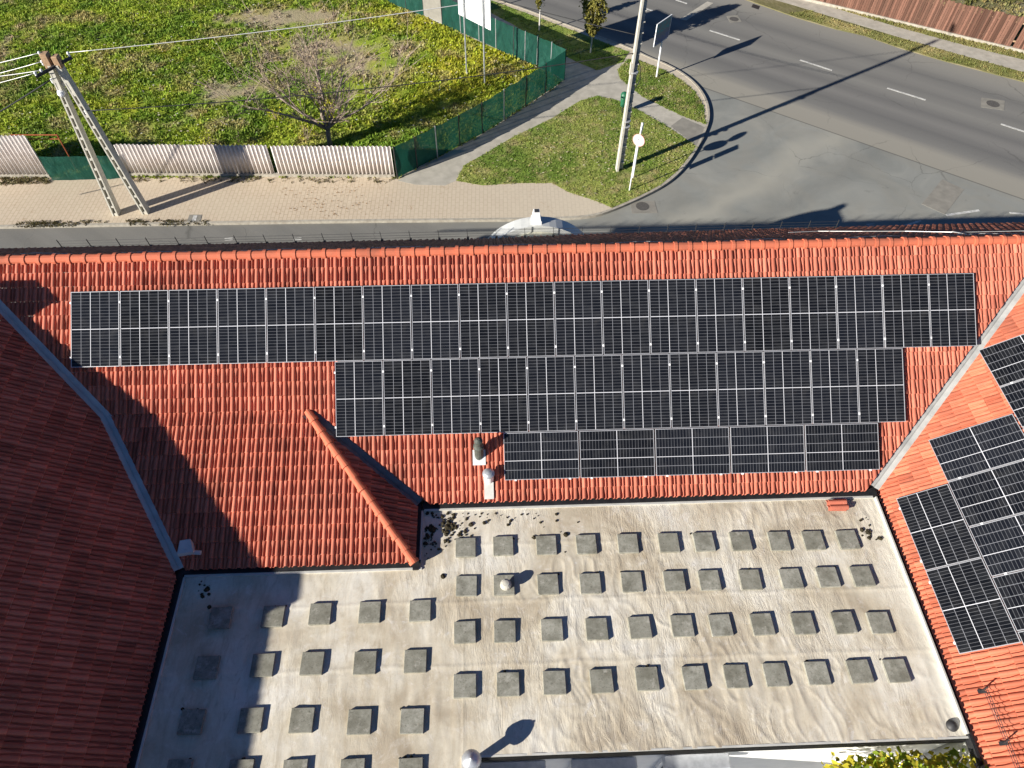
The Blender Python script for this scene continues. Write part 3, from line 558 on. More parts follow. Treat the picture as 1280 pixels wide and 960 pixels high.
caps('ridge_tiles', (-18, RY-.03, RZ+.045), (20, RY-.03, RZ+.045), .105, M['ridge'], .345, 'row of half round ridge tiles along the main ridge')
caps('ridge_tiles', (PC[0]-.02, PC[1]+.02, PC[2]+.085), (PA[0], PA[1], PA[2]+.065), .09, M['ridge'], .335, 'ridge tiles of the small hip')
caps('ridge_tiles', (XRL-.10, -6, ZR-.05), (XRL-.10, 12.7, ZR-.05), .07, M['ridge'], .345)
caps('ridge_tiles', (XRR, -6, RZ+.05), (XRR, 12.7, RZ+.05), .125, M['ridge'], .345)
def valley(pts, n1, n2, w, mat, lift=.012, label=None):
    """folded sheet metal in laps; n1, n2 the normals of the two slopes"""
    mb = MB()
    for a, b in zip(pts[:-1], pts[1:]):
        a = np.asarray(a, float); b = np.asarray(b, float); t = nrm(b-a); L = np.linalg.norm(b-a); n = max(1, int(L/1.0))
        s1 = nrm(np.cross(n1, t)); s2 = nrm(np.cross(n2, t)); s1 = s1 if s1[0] < 0 else -s1; s2 = s2 if s2[0] > 0 else -s2
        for i in range(n):
            p = a+(b-a)*i/n; q = a+(b-a)*(i+1)/n+t*.03; u = A3(0,0,lift+.004*(i % 2))
            mb.add([p+s1*w+u, p+s1*.03+u*1.0+A3(0,0,.012), p+u, p+s2*w+u, q+s1*w+u, q+s1*.03+u+A3(0,0,.012), q+u, q+s2*w+u], [(0,1,5,4),(1,2,6,5),(2,3,7,6)])
    mb.build('valley_flashing', mat, B, label=label)
z_main = lambda y: RZ-TS*(RY-y)
# left valley: upper over the wing/main, lower over wing/left
valley([(VL1[0], VL1[1], ZB), (VL0[0], VL0[1], z_main(VL0[1]))], A3(SW, 0, 1)/math.hypot(SW, 1), mn, .20, M['flash'], -.012, 'zinc valley gutter in shade beside the left wing')
valley([(VL2[0], VL2[1], 8.06), (VL1[0], VL1[1], ZB)], A3(SW, 0, 1)/math.hypot(SW, 1), nrm(A3(0, -sC, 1)), .20, M['flash'], -.012, 'lower part of the shaded valley gutter')
valley([(VR1[0], VR1[1], z_main(VR1[1])), (VR0[0], VR0[1], RZ)], mn, nrm(A3(-ST, 0, CT)), .20, M['flash_sun'], -.012, 'pale valley gutter between main roof and right wing')
valley([(DV[0], DV[1], z_main(DV[1])), (DA[0], DA[1], ZB)], nE, mn, .18, M['flash_dark'], -.012, 'dark valley gutter behind the small hip')
# slab positions, measured in the photograph
rows = [('back row', [(582,684),(629,682),(683,681),(733,680),(785,679),(836,678),(880,677),(926,676),(974,676),(1017,675),(1060,674)]),
 ('second row from the back', [(583,732),(630,731),(685,730),(738,729),(790,727),(843,726),(887,725),(938,724),(989,723),(1035,721),(1078,720)]),
 ('third row from the back', [(581,790),(631,789),(690,787),(746,786),(800,784),(853,782),(901,781),(953,780),(1004,779),(1055,778),(1100,778)]),
 ('front row', [(581,857),(635,855),(693,853),(752,851),(809,848),(868,847),(920,845),(970,843),(1022,841),(1075,839),(1121,838)])]
lrows = [('back row', [(275,772),(341,770),(400,767),(462,765),(525,763)]), ('second row', [(258,834),(328,831),(390,829),(456,828),(519,826)]), ('third row', [(239,902),(313,900),(377,900),(449,902),(515,901)]), ('frontmost row', [(222,966),(300,966),(368,966),(440,965),(513,964)])]
# flat roof -------------------------------------------------------------
ZF = 7.95; FX0, FX1, FYS = -6.88, 9.01, 2.63
def flat_z(X, Y):
    wx = X*4.6+1.2*vn(X*1.2, Y*2.0, 4)+Y*.8; a = vn(wx, Y*1.9, 61); r = np.clip(1-np.abs(a-.5)*5, 0, 1)**1.5
    a = vn(wx*1.9+5, Y*1.7+3, 88); r = np.maximum(r*.8, np.clip(1-np.abs(a-.5)*6, 0, 1)**1.5*.8*np.clip((vn(X*.7, Y*.9, 41)-.35)*4, 0, 1))
    msk = np.clip((fbm(X*.35, Y*.5, 77)-.40)*5, 0, 1)*np.clip((X+2)/4, .18, 1)+np.clip(1-(Y-FYS)/.7, 0, 1)*np.clip((X+.5), 0, 1)*.9
    z = .013*r*np.clip(msk+.12, 0, 1)+.012*(fbm(X*1.7, Y*1.7, 21)-.5)+.010*(vn(X*7, Y*2.2, 13)-.5)
    for at in (6.93, 5.63, 4.30): z = z+.008*np.clip(1-np.abs(Y-at-.05*vn(X*1.2, Y*0, 2))/.06, 0, 1)
    return z+.006*np.clip(1-np.abs(X+.72)/.05, 0, 1)
step = .03; gx = np.arange(FX0, FX1+.01, step); gy = np.arange(-1.5, 7.92, step); XX, YY = np.meshgrid(gx, gy); ZZ = ZF+flat_z(XX, YY)
V = np.stack([XX, YY, ZZ], -1).reshape(-1, 3); nx = len(gx); I = (np.arange(len(gy)-1)[:, None]*nx+np.arange(nx-1)[None]); F = np.stack([I, I+1, I+nx+1, I+nx], -1).reshape(-1, 4)
cx = V[F].mean(1); k = ((cx[:, 0] < -.72) | (cx[:, 1] > FYS+.015)) & ~((cx[:, 0] < -1.78) & (cx[:, 1] > 6.56)); F = F[k]
ids, inv = np.unique(F, return_inverse=True); me = np_mesh('flat_roof', V[ids], inv.reshape(F.shape)); X_, Y_ = V[ids][:, 0], V[ids][:, 1]; stn = np.zeros(len(ids))
for L in [r_[1] for r_ in rows+lrows]:
    for px_, py_ in L:
        c_ = G(px_, py_, ZF+.056); dx = np.abs(X_-c_[0]-.02)/.30; dy = np.abs(Y_-c_[1]-.04)/.32; stn = np.maximum(stn, np.clip(1.55-np.maximum(dx, dy)*1.05, 0, 1)*(.5+.5*random.random())*.8)
stn = np.maximum(stn, np.clip(1-(7.83-Y_)/.5, 0, 1)*.45*(X_ > -1.7)); stn = np.maximum(stn, np.clip(1-(X_+6.85)/.5, 0, 1)*.45); stn *= np.clip((fbm(X_*2.2, Y_*2.2, 91)-.25)*2.6, 0, 1)
set_col(me, np.stack([stn, stn, stn], -1)); link('flat_roof', me, M['membrane'], B, smooth=True, label='pale wrinkled membrane of the flat roof')
# gutters with eave-gap shade painted black, and pale edge trim round the flat roof
g = MB(); t = MB()
g.box(-1.70, 9.06, 7.885, 8.10, 7.80, 8.005); g.box(-6.86, -1.69, 6.455, 6.62, 7.80, 8.005); g.box(-1.86, -1.725, 6.40, 8.05, 7.80, 8.006)
g.box(-7.06, -6.862, -3, 6.60, 7.80, 8.004); g.box(9.015, 9.075, -2, 7.883, 7.80, 8.01)
g.build('gutter', M['gutter'], B)
t.box(-1.66, 8.95, 7.835, 7.883, 7.85, 7.985); t.box(-6.84, -1.66, 6.405, 6.452, 7.85, 7.985); t.box(-1.722, -1.685, 6.47, 7.83, 7.85, 7.987); t.box(-6.858, -6.815, -3, 6.40, 7.85, 7.986); t.box(8.975, 9.012, 2.70, 7.83, 7.85, 8.045)
t.build('edge_trim', M['trim'], B)
MB().box(-.70, 9.04, 2.63, 2.668, 7.938, 7.957).build('edge_trim', M['trim'], B)
MB().box(-.68, 9.06, 2.615, 2.72, 7.62, 7.937).build('fascia', speck('black_fascia', (.004,.004,.004), (.009,.009,.008), 5, .7, .2, 0, 0), B)
MB().box(-6.2, -2.8, -4.5, -.5, 7.8, 10.05).build('added_shade_block', M['plaster'], B, label='roof access housing on the left block')  # unseen block, added to throw shade on the courtyard wall
MB().box(-.76, -.715, -1.6, 2.66, 7.84, 7.978).build('edge_trim', M['trim'], B)
# walls
MB().box(-12.2, 20, 8.1, 17.2, 0, 7.35).build('wall', M['plaster'], B, label='street block walls')
MB().box(-16.5, -7.1, -9, 17.1, 0, 7.75).build('wall', M['plaster'], B, label='left wing walls')
MB().box(9.22, 18, -9, 17.0, 0, 7.75).build('wall', M['plaster'], B, label='right wing walls')
MB().box(-7.05, -.80, -8, 8.05, 0, 7.80).build('wall', M['plaster'], B)
MB().box(-.9, 9.15, 2.73, 8.06, 0, 7.81).build('wall', M['plaster'], B, label='white courtyard wall below the flat roof edge')
for cxw in (.22, 2.05, 3.92):
    w = MB().box(cxw-.62, cxw+.62, 2.66, 2.735, 5.0, 6.75).build('window', M['white'], B)
    MB().box(cxw-.52, cxw+.52, 2.645, 2.665, 5.1, 6.5).build('pane', M['glass'], w)
    MB().box(cxw-.66, cxw+.66, 2.42, 2.70, 6.80, 7.05).build('shutter_box', M['steel'], w, bevel=.02)
    MB().box(cxw-.70, cxw+.70, 2.52, 2.70, 4.9, 4.98).build('sill', M['steel'], w)
# chimneys on the left ridge
for y0, y1, zt, xl in ((1.13, 1.70, 11.78, -13.1), (10.62, 11.25, 12.12, -13.6)):
    ch = MB().box(xl, XRL+.02, y0, y1, 10.6, zt-.1).build('chimney', M['wallgrey'], B); MB().box(xl-.05, XRL+.06, y0-.05, y1+.05, zt-.10, zt).build('chimney_cap', M['patch'], ch)
# entrance arch on the street side
AX, AZ, AR = 1.68, 5.30, 2.05
def arch(mb, r0, r1, y0, y1, m=0, n=28):
    A = np.linspace(0, math.pi, n); V = []
    for y in (y0, y1):
        for r in (r0, r1): V += [(AX+r*math.cos(a), y, AZ+r*math.sin(a)) for a in A]
    F = []
    for k in range(n-1): F += [(n+k, n+k+1, 3*n+k+1, 3*n+k), (k, 2*n+k, 2*n+k+1, k+1), (k, k+1, n+k+1, n+k), (2*n+k, 3*n+k, 3*n+k+1, 2*n+k+1)]
    mb.add(V, F, m)
pa = MB(); arch(pa, 1.3, AR, 18.55, 19.05); ap = pa.build('entrance_arch', M['zinc'], B, label='round zinc topped arch over the street entrance')
pb = MB(); arch(pb, 1.3, AR-.24, 17.3, 18.546); pb.build('barrel_roof', M['cream'], ap)
MB().box(AX-AR, AX-1.35, 17.3, 19.0, 0, AZ).build('pier', M['plaster'], ap); MB().box(AX+1.35, AX+AR, 17.3, 19.0, 0, AZ).build('pier', M['plaster'], ap)
fx = AX-.08; f_ = MB(); f_.frame((fx, 18.8, AZ+AR+.05), A3(1,0,0), A3(0,1,0), A3(0,0,1), .34, .34, .12)
f_.bar((fx, 18.8, AZ+AR+.12), (fx, 18.8, AZ+AR+.44), .29, .29, (0,1,0), .20, .20); f_.build('finial', M['white'], ap)
MB().box(fx-.07, fx+.07, 18.72, 18.88, AZ+AR+.435, AZ+AR+.452).build('finial_hole', M['dark'], ap)
# snow guards on the street slope and the right wing
def snow_guard(pts, up, along, hgt, n, label, r=.012):
    mb = MB(); a, b = pts
    for h in (.33, .62, .95): mb.tube([a+up*hgt*h, (a+b)/2+up*hgt*h+A3(0,0,-.01), b+up*hgt*h], r, 5)
    sg = mb.build('snow_guard', M['dark'], B, label=label); P0 = None
    for k in range(n):
        p = a+(b-a)*k/(n-1); q = MB().bar(A3(0,0,-.03), up*hgt*1.12, .03, .012, along).frame(A3(0,0,.005), along, np.cross(up, along), up, .07, .16, .01)
        if P0 is None: P0 = q.build('post', M['dark'], sg, local=True); P0.location = Vector(p-wloc(sg))
        else:
            c = P0.copy(); COL.objects.link(c); c.parent = sg; c.location = Vector(p-wloc(sg))
ga = north(np.array([-13.2]), np.array([5.75]))[0]; gb = north(np.array([11.0]), np.array([5.75]))[0]
snow_guard((ga+A3(0,0,.05), gb+A3(0,0,.05)), nrm(A3(-.05, -.05, 1)), A3(1,0,0), .34, 28, 'long snow guard rail on posts along the street eave', .006)
rp = lambda x, y, o=0.: A3(x, y, 8.07+TS*(x-8.97))+A3(-ST, 0, CT)*o
snow_guard((rp(11.55/1.2307, 3.36, .07)+A3(1.0*0,0,0), rp(11.55/1.2307, .6, .07)), nrm(A3(-.15, 0, 1)), A3(0,1,0), .28, 4, 'small snow guard near the lower edge of the right wing', .006)
# lightning cable over the street slope
cb = [north(np.array([x]), np.array([v]))[0]+A3(0, 0, .09+.03*math.sin(x*2.1)) for x, v in zip(np.arange(-13, 19, .8), [1.9,1.7,1.5,1.2,1.3,1.1,.9,.9,1.0,.8,.9,.8,.9,.8,.9,.8,.9,.8,.9,.7,.8,.9,.8,.7,.8,.9,.9,.8,1.0,1.2,1.2,1.2,1.2,1.2,1.2,1.2,1.2,1.2,1.2,1.2][:40])]
MB().tube(cb, .008, 5).build('lightning_cable', M['wire'], B, label='thin pale cable running along the top of the street slope')
cb = [north(np.array([x]), np.array([v]))[0]+A3(0, 0, .12) for x, v in ((8.6,3.6),(9.6,3.9),(10.6,3.3),(11.6,2.9),(12.5,1.9),(13.4,1.9),(19,1.9))]
MB().tube(cb, .008, 5).tube([north(np.array([12.3]), np.array([.3]))[0], north(np.array([12.35]), np.array([2.0]))[0]+A3(0,0,.14)], .016, 5).build('lightning_cable', M['wire'], B, label='second pale cable crossing the right end of the street slope')

# vents ------------------------------------------------------------------
mp = lambda x, y, o=0.: A3(x, y, z_main(y))+mn*o
p = mp(-.35, 8.84); vp = MB().frame(p+mn*.085, A3(1,0,0), A3(0,CT,ST), mn, .30, .36, .012).build('vent_flashing', M['flash'], B, label='metal collar below the dark vent pipe')
vo = MB().tube([p-A3(0,0,.1), p+A3(0,0,.42)], .105, 14).lathe(p+A3(0,0,.40), [(.115, 0), (.125, .03), (.125, .09), (.10, .12), (.085, .16), (.085, .22), (.10, .26), (.10, .31), (.03, .36)], 16).build('vent_pipe', M['pipe'], B, smooth=False, label='dark weathered vent pipe beside the lowest panel row')
p = mp(-.14, 8.36); MB().frame(p+mn*.088+A3(0,-.10,-.07), A3(1,0,0), A3(0,CT,ST), mn, .22, .52, .012).build('vent_flashing', M['trim'], B)
vo = MB().tube([p-A3(0,0,.1), p+A3(0,0,.10), p+A3(0,0,.14), p+A3(0,0,.36)], [.085, .085, .115, .115], 16).build('vent_pipe', M['white'], B, label='pale grey vent pipe with a shiny round cap')
MB().lathe(p+A3(0,0,.36), [(.06, 0), (.14, .02), (.14, .05), (.085, .09), (.02, .11)], 20).build('vent_cap', M['steel'], vo, smooth=False)
# big ball topped stack at the inner corner
S = A3(.495, 3.142, ZF); tip = S-A3(.8616, .5075, -.4095)*(.50/.4095)
vo = MB().tube([A3(tip[0], tip[1], 5.5), tip-A3(0,0,.02)], .085, 14).build('vent_pipe', M['steel'], B, label='metal stack with a round hood at the inner corner of the flat roof')
MB().lathe(tip-A3(0,0,.13), [(.12, 0), (.18, .02), (.185, .05), (.16, .11), (.09, .165), (.03, .185), (.02, .21)], 24).build('vent_cap', M['steel'], vo, smooth=True)
# small mushroom vent
c = A3(.18, 5.93, ZF); vo = MB().tube([c, c+A3(0,0,.16)], .085, 14).build('vent_pipe', M['wallgrey'], B, label='stubby mushroom vent standing through a slab')
mb = MB(); mb.lathe(c+A3(0,0,.14), [(.10, 0), (.125, .03), (.12, .09), (.07, .13), (.02, .14)], 14); mb.build('vent_cap', M['pole'], vo, smooth=False)
# hooded vent by the shaded valley
c = left(np.array([-6.75]), np.array([LC-.42]))[0]; vo = MB().tube([c-A3(0,0,.1), c+A3(0,0,.28)], .10, 14).build('vent_pipe', M['steel'], B, label='shaded metal vent with a sloping hood by the valley foot')
MB().bar(c+A3(-.02,.12,.20), c+A3(.02,-.16,.20), .22, .26, w2=.34, d2=.12).build('vent_hood', M['flash'], vo); MB().tube([c+A3(.08,-.08,.13), c+A3(.30,-.10,.12)], .05, 10).build('side_outlet', M['flash'], vo)
# roof drain
c = A3(8.78, 2.86, ZF); vo = MB().lathe(c, [(.11, -.05), (.11, .02), (.085, .05), (.05, .08), (.015, .09)], 16).build('roof_drain', M['dark'], B, smooth=True, label='dark domed drain in the corner of the flat roof')

# ------------------------------------------------------------------ solar panels
ORD = ['first','second','third','fourth','fifth','sixth','seventh','eighth','ninth','tenth','eleventh','twelfth','thirteenth','fourteenth','fifteenth','sixteenth','seventeenth','eighteenth','nineteenth']
PW, PH = 1.091, 1.736
def frame_mesh():
    mb = MB(); w = .0105; x, y = PW/2, PH/2
    mb.box(-x, x, y-w, y, -.035, .002).box(-x, x, -y, -y+w, -.035, .002).box(-x, -x+w, -y+w, y-w, -.035, .002).box(x-w, x, -y+w, y-w, -.035, .002)
    return mb
def first_panel():
    r = empty('solar_panel', (0,0,0), 'x', 'solar panel')
    frame_mesh().build('frame', M['alu'], r, local=True)
    x, y = PW/2-.011, PH/2-.011
    me = np_mesh('cell_sheet', [(-x,-y,-.004),(x,-y,-.004),(x,y,-.004),(-x,y,-.004),(-x,-y,-.03),(x,-y,-.03),(x,y,-.03),(-x,y,-.03)], [[0,1,2,3],[7,6,5,4]])
    uvl = me.uv_layers.new(name='UVMap'); uvl.data.foreach_set('uv', [0,0,1,0,1,1,0,1, 0,1,1,1,1,0,0,0]); link('cell_sheet', me, M['solar'], r, local=True)
    for yy in (.355*PH, -.375*PH):
        MB().box(-PW/2-.026, -PW/2+.012, yy-.024, yy+.024, -.03, .008).build('clamp', M['white'], r, local=True)
    return r
proto = None; NP = 0
def panel(c, ax, ay, label, group):
    global proto, NP
    if proto is None: proto = first_panel(); o = proto
    else: o = copy_tree(proto)
    an = np.cross(ax, ay); o.rotation_mode = 'XYZ'; j = random.uniform
    R = Matrix(((ax[0], ay[0], an[0]), (ax[1], ay[1], an[1]), (ax[2], ay[2], an[2])))
    o.location = Vector(c+an*j(-.004, .004)); o.rotation_euler = (R @ Matrix.Rotation(j(-.0012, .0012), 3, 'Z') @ Matrix.Rotation(j(-.003, .003), 3, 'X')).to_euler()
    tag(o, label, 'solar panel', group); NP += 1; return o
O = A3(-9.649, 12.05, 11.165); ux = A3(1,0,0); us = A3(0, math.cos(.62219), math.sin(.62219))
GR = 'black solar panels on the main roof'
for i in range(19):
    panel(O+ux*(i*1.116+.548)-us*.877, ux, us, 'black upright solar panel in the topmost long row, %s from the left' % ORD[i], GR)
for i in range(12):
    panel(O+ux*(6.012+i*1.116+.548)-us*(1.7496+.880), ux, us, 'black upright solar panel in the middle row of twelve, %s from the left' % ORD[i], GR)
for i in range(5):
    panel(O+ux*(9.861+i*1.774+.887)-us*(3.513+.548), us, -ux, 'black solar panel laid sideways in the bottom row of five, %s from the left' % ORD[i], GR)
ur = A3(CT, 0, ST); uy = A3(0,1,0); GR = 'black solar panels on the right wing'
def rpan(xp, y): return rp(xp/1.2307, y, .13)
panel(rpan(11.98, 6.702), ur, uy, 'black solar panel nearest the flat roof on the right wing, upper of two', GR)
panel(rpan(11.98, 4.947), ur, uy, 'black solar panel nearest the flat roof on the right wing, lower of two', GR)
for k in range(6):
    panel(rpan(13.415, 8.175-1.113*k), uy, -ur, 'black solar panel in the middle column of the right wing, %s from the top' % ORD[k], GR)
for k in range(6):
    panel(rpan(15.19, 10.0-1.113*k), uy, -ur, 'black solar panel in the column at the right picture edge, %s from the top' % ORD[k], GR)

# ------------------------------------------------------------------ concrete slabs on the flat roof
sp0 = None
def slab(px, py, label, group):
    global sp0
    c = G(px, py, ZF+.056)
    if sp0 is None:
        sp0 = MB().box(-.226, .226, -.226, .226, -.03, .056).build('concrete_slab', M['slab'], None, bevel=.006, local=True); o = sp0
    else: o = sp0.copy(); COL.objects.link(o)
    o.location = (c[0], c[1], ZF+random.uniform(-.004, .008)); o.rotation_euler = (random.uniform(-.012, .012), random.uniform(-.012, .012), random.uniform(-.02, .02)); tag(o, label, 'concrete slab', group)
for nm, L in rows:
    for i, (x, y) in enumerate(L):
        lb = 'grey concrete slab in the %s of the right field, %s from the left' % (nm, ORD[i])
        if nm.startswith('second') and i == 1: lb = 'grey concrete slab with the small mushroom vent standing on it'
        slab(x, y, lb, 'concrete slabs on the flat roof')
for nm, L in lrows:
    for i, (x, y) in enumerate(L):
        lb = 'grey concrete slab in the %s of the left field, %s from the left' % (nm, ORD[i])
        if i == 0: lb = 'concrete slab lying in the wing shadow, %s of the left field' % nm
        slab(x, y, lb, 'concrete slabs on the flat roof')
# spare tiles and moss crumbs
tb = A3(8.02, 7.66, ZF)
for i, lb in enumerate(('spare red roof tile at the bottom of the small stack by the eave', 'spare red roof tile in the middle of the small stack by the eave', 'spare red roof tile on top of the small stack by the eave')):
    s = np.linspace(0, 1, 15); mb = MB()
    for a, b in zip(s[:-1], s[1:]):
        h = [.045*abs(math.sin(q*2*math.pi)) for q in (a, b)]; y0, y1 = (a-.5)*.27, (b-.5)*.27
        mb.add([(-.21, y0, h[0]), (.21, y0, h[0]), (.21, y1, h[1]), (-.21, y1, h[1]), (-.21, y0, h[0]+.016), (.21, y0, h[0]+.016), (.21, y1, h[1]+.016), (-.21, y1, h[1]+.016)], [(0,3,2,1),(4,5,6,7),(0,1,5,4),(2,3,7,6),(0,4,7,3),(1,2,6,5)])
    o = mb.build('roof_tile', M['tile'], None, local=True); o.location = (tb[0]+(-.02, .02, 0)[i], tb[1]+(0, .012, -.015)[i], tb[2]+.012+.038*i); o.rotation_euler = (0, 0, (-.04, .05, .0)[i]); tag(o, lb, 'roof tile', 'spare roof tiles')
mc = []; 
for _ in range(520):
    r = random.random()
    if r < .62: x = -1.62+abs(random.gauss(0, .42)); y = random.gauss(7.45, .28)
    elif r < .80: x = -1.6+abs(random.gauss(0, 1.6)); y = 7.75-abs(random.gauss(0, .45))
    elif r < .87: x = random.gauss(8.55, .1); y = random.gauss(7.0, .16)
    elif r < .895: x = random.gauss(-6.4, .2); y = random.gauss(6.10, .12)
    else:
        L = random.choice(rows+lrows)[1]; q = G(*random.choice(L), ZF+.07); x = q[0]+random.uniform(-.26, .26); y = q[1]+.235+random.gauss(0, .012)
    if -6.7 < x < 8.8 and y < 7.8 and not (x < -1.68 and y > 6.4): mc.append((x, y))
V = []; F = []
for x, y in mc:
    if fbm(A3(x*2.3), A3(y*2.3), 6)[0] < .38: continue
    r = min(.075, abs(random.gauss(0, .022))+.008); k = len(V); n = 7; ph = random.random()
    for z, s in ((0, 1), (.45, .85)): V += [(x+r*s*math.cos(a*2*math.pi/n+ph)*random.uniform(.6, 1.3), y+r*s*math.sin(a*2*math.pi/n+ph)*random.uniform(.6, 1.3), ZF-.01+z*r*.9+.015) for a in range(n)]
    V.append((x, y, ZF+.015+r*.6)); F += [(k+a, k+(a+1) % n, k+n+(a+1) % n, k+n+a) for a in range(n)]+[(k+n+a, k+n+(a+1) % n, k+2*n) for a in range(n)]
me = np_mesh('moss_crumbs', V, F); tag(link('moss_crumbs', me, speck('moss', (.022,.018,.012), (.07,.06,.035), 30, .95, .1)), 'dark crumbs of moss scattered over the flat roof', 'moss', kind='stuff')

# ------------------------------------------------------------------ fences
def corrugated(name, a, b, h, label, plinth=.16, gaps=(), pitch=.205):
    a = np.asarray(a, float); b = np.asarray(b, float); L = np.linalg.norm(b-a); t = nrm(b-a); nn = np.cross(t, A3(0,0,1)); r = empty(name, (a+b)/2, label, 'fence', 'corrugated fences')
    MB().bar(a+A3(0,0,plinth/2-.05), b+A3(0,0,plinth/2-.05), .16, plinth+.1).build('plinth', M['kerb'], r)
    cuts = [0]+sorted(gaps)+[L]
    for s0, s1 in zip(cuts[:-1], cuts[1:]):
        S_ = np.arange(s0+(.14 if s0 > 0 else .02), s1-.02, pitch/8); V = []; dz = random.uniform(-.04, .04); lean = random.uniform(.01, .05)
        for k, s in enumerate(S_):
            o = nn*.052*math.sin(2*math.pi*s/pitch); V += [a+t*s+o+A3(0,0,plinth), a+t*(s+lean*0)+o+A3(0,0,h+dz+.012*math.sin(s*3))]
        F = [(2*k, 2*k+2, 2*k+3, 2*k+1) for k in range(len(S_)-1)]; me = np_mesh('sheet', V, F); o = link('sheet', me, M['corr'], r, smooth=True); md = o.modifiers.new('thick', 'SOLIDIFY'); md.thickness = .01
    for s in np.arange(.3, L, 1.9): p = a+t*s-nn*.09; MB().bar(p+A3(0,0,0), p+A3(0,0,h-.1), .06).build('post', M['rust'], r)
    return r
fa, fb = G(160.5,219,ZP), G(494,221,ZP); corrugated('corrugated_fence', fa, fb, 1.80, 'long fence of pale corrugated sheets along the brick pavement', gaps=(np.linalg.norm(G(345,220,ZP)-fa),))
la, lb_ = G(-60,221,ZP), G(63.5,221,ZP); corrugated('corrugated_fence', la, lb_, 2.42, 'taller corrugated fence piece left of the green tarpaulin')
def net(name, P, h, label, cat, sag=.03, posts=True, mat='net', tops=None, group=None):
    r = empty(name, np.mean(P, 0), label, cat, group); V = []; F = []; S_ = []
    for i in range(len(P)-1):
        a, b = P[i], P[i+1]; n = max(3, int(np.linalg.norm(b-a)/.22)); S_ += [(a+(b-a)*k/n, i+k/n) for k in range(n)]
    S_.append((P[-1], len(P)-1)); nz = 8
    for k, (p, s) in enumerate(S_):
        q = S_[min(k+1, len(S_)-1)][0]-S_[max(k-1, 0)][0]; nn = np.cross(nrm(q), A3(0,0,1)); fr = s-math.floor(s); hh = h-sag*4*fr*(1-fr)+.02*math.sin(k*1.3)
        for j in range(nz+1):
            z = j/nz; V.append(p+nn*(.05*(fbm(A3(k*.25), A3(z*2.5), 12)[0]-.5)*2+.03*math.sin(k*.9+z*3)*math.sin(z*3.1))+A3(0,0,z*hh+.02))
    for k in range(len(S_)-1): F += [(k*(nz+1)+j, (k+1)*(nz+1)+j, (k+1)*(nz+1)+j+1, k*(nz+1)+j+1) for j in range(nz)]
    link('screen_cloth', np_mesh('screen_cloth', V, F), M[mat], r, smooth=True)
    if posts:
        for p in P: MB().tube([p-A3(0,0,.1), p+A3(0,0,h+.05)], .03, 7).build('post', M['dark'] if random.random() < .6 else M['steel'], r)
    return r
front = [G(*p, ZP) for p in ((497,223),(522,210),(547,197),(575,182),(603,167),(630,150),(657,133),(681,117),(705,100))]
net('screen_fence', front, 1.82, 'dark green screen fence along the path, facing the tiled building', 'fence', group='green screen fences')
back = [G(*p, ZP) for p in ((705,100),(688,91),(671,83),(656,77),(642,71),(620,61),(599,51),(576,41),(553,31))]
net('screen_fence', back, 1.85, 'sunlit green screen fence between weeds and the main road', 'fence', group='green screen fences')
b3 = [G(*p, ZP) for p in ((530,20),(508,12),(486,3))]; b3.append(b3[-1]-DR*6)
net('screen_fence', b3, 1.85, 'short green screen fence beyond the dark gate opening', 'fence', group='green screen fences')
ga, gb = G(553,31,ZP), G(530,20,ZP); gt = empty('gate', (ga+gb)/2, 'dark grey gate closing the gap in the green screen fence', 'gate')
MB().bar(ga+A3(0,0,.95), gb+A3(0,0,.95), .03, 1.8).build('leaf_panel', M['patch'], gt); MB().bar(ga+A3(0,0,1.88), gb+A3(0,0,1.88), .05).bar(ga+A3(0,0,.08), gb+A3(0,0,.08), .05).build('gate_frame', M['steel'], gt)
tp = [G(*p, ZP) for p in ((66,226),(88,225.5),(112,225),(135,224.5),(160,222))]
net('tarpaulin', tp, 1.42, 'green tarpaulin stretched across the gap between corrugated fences', 'tarpaulin', .05, False)
# rusty frame behind the tarpaulin
pb_ = G(97,214,ZP); zt = None; rf = empty('rusty_frame', pb_, 'rust red pipe frame standing behind the green tarpaulin', 'frame'); lf = G(42,214,ZP)
MB().tube([pb_, pb_+A3(0,0,2.15)], .035, 8).tube([lf, lf+A3(0,0,2.15)], .035, 8).build('upright', M['rust'], rf); MB().tube([pb_+A3(0,0,2.13), lf+A3(0,0,2.13)], .03, 8).build('rail', M['rust'], rf); MB().tube([pb_+A3(0,0,1.9), lf+A3(0,0,1.9)], .025, 8).build('rail', M['rust'], rf)
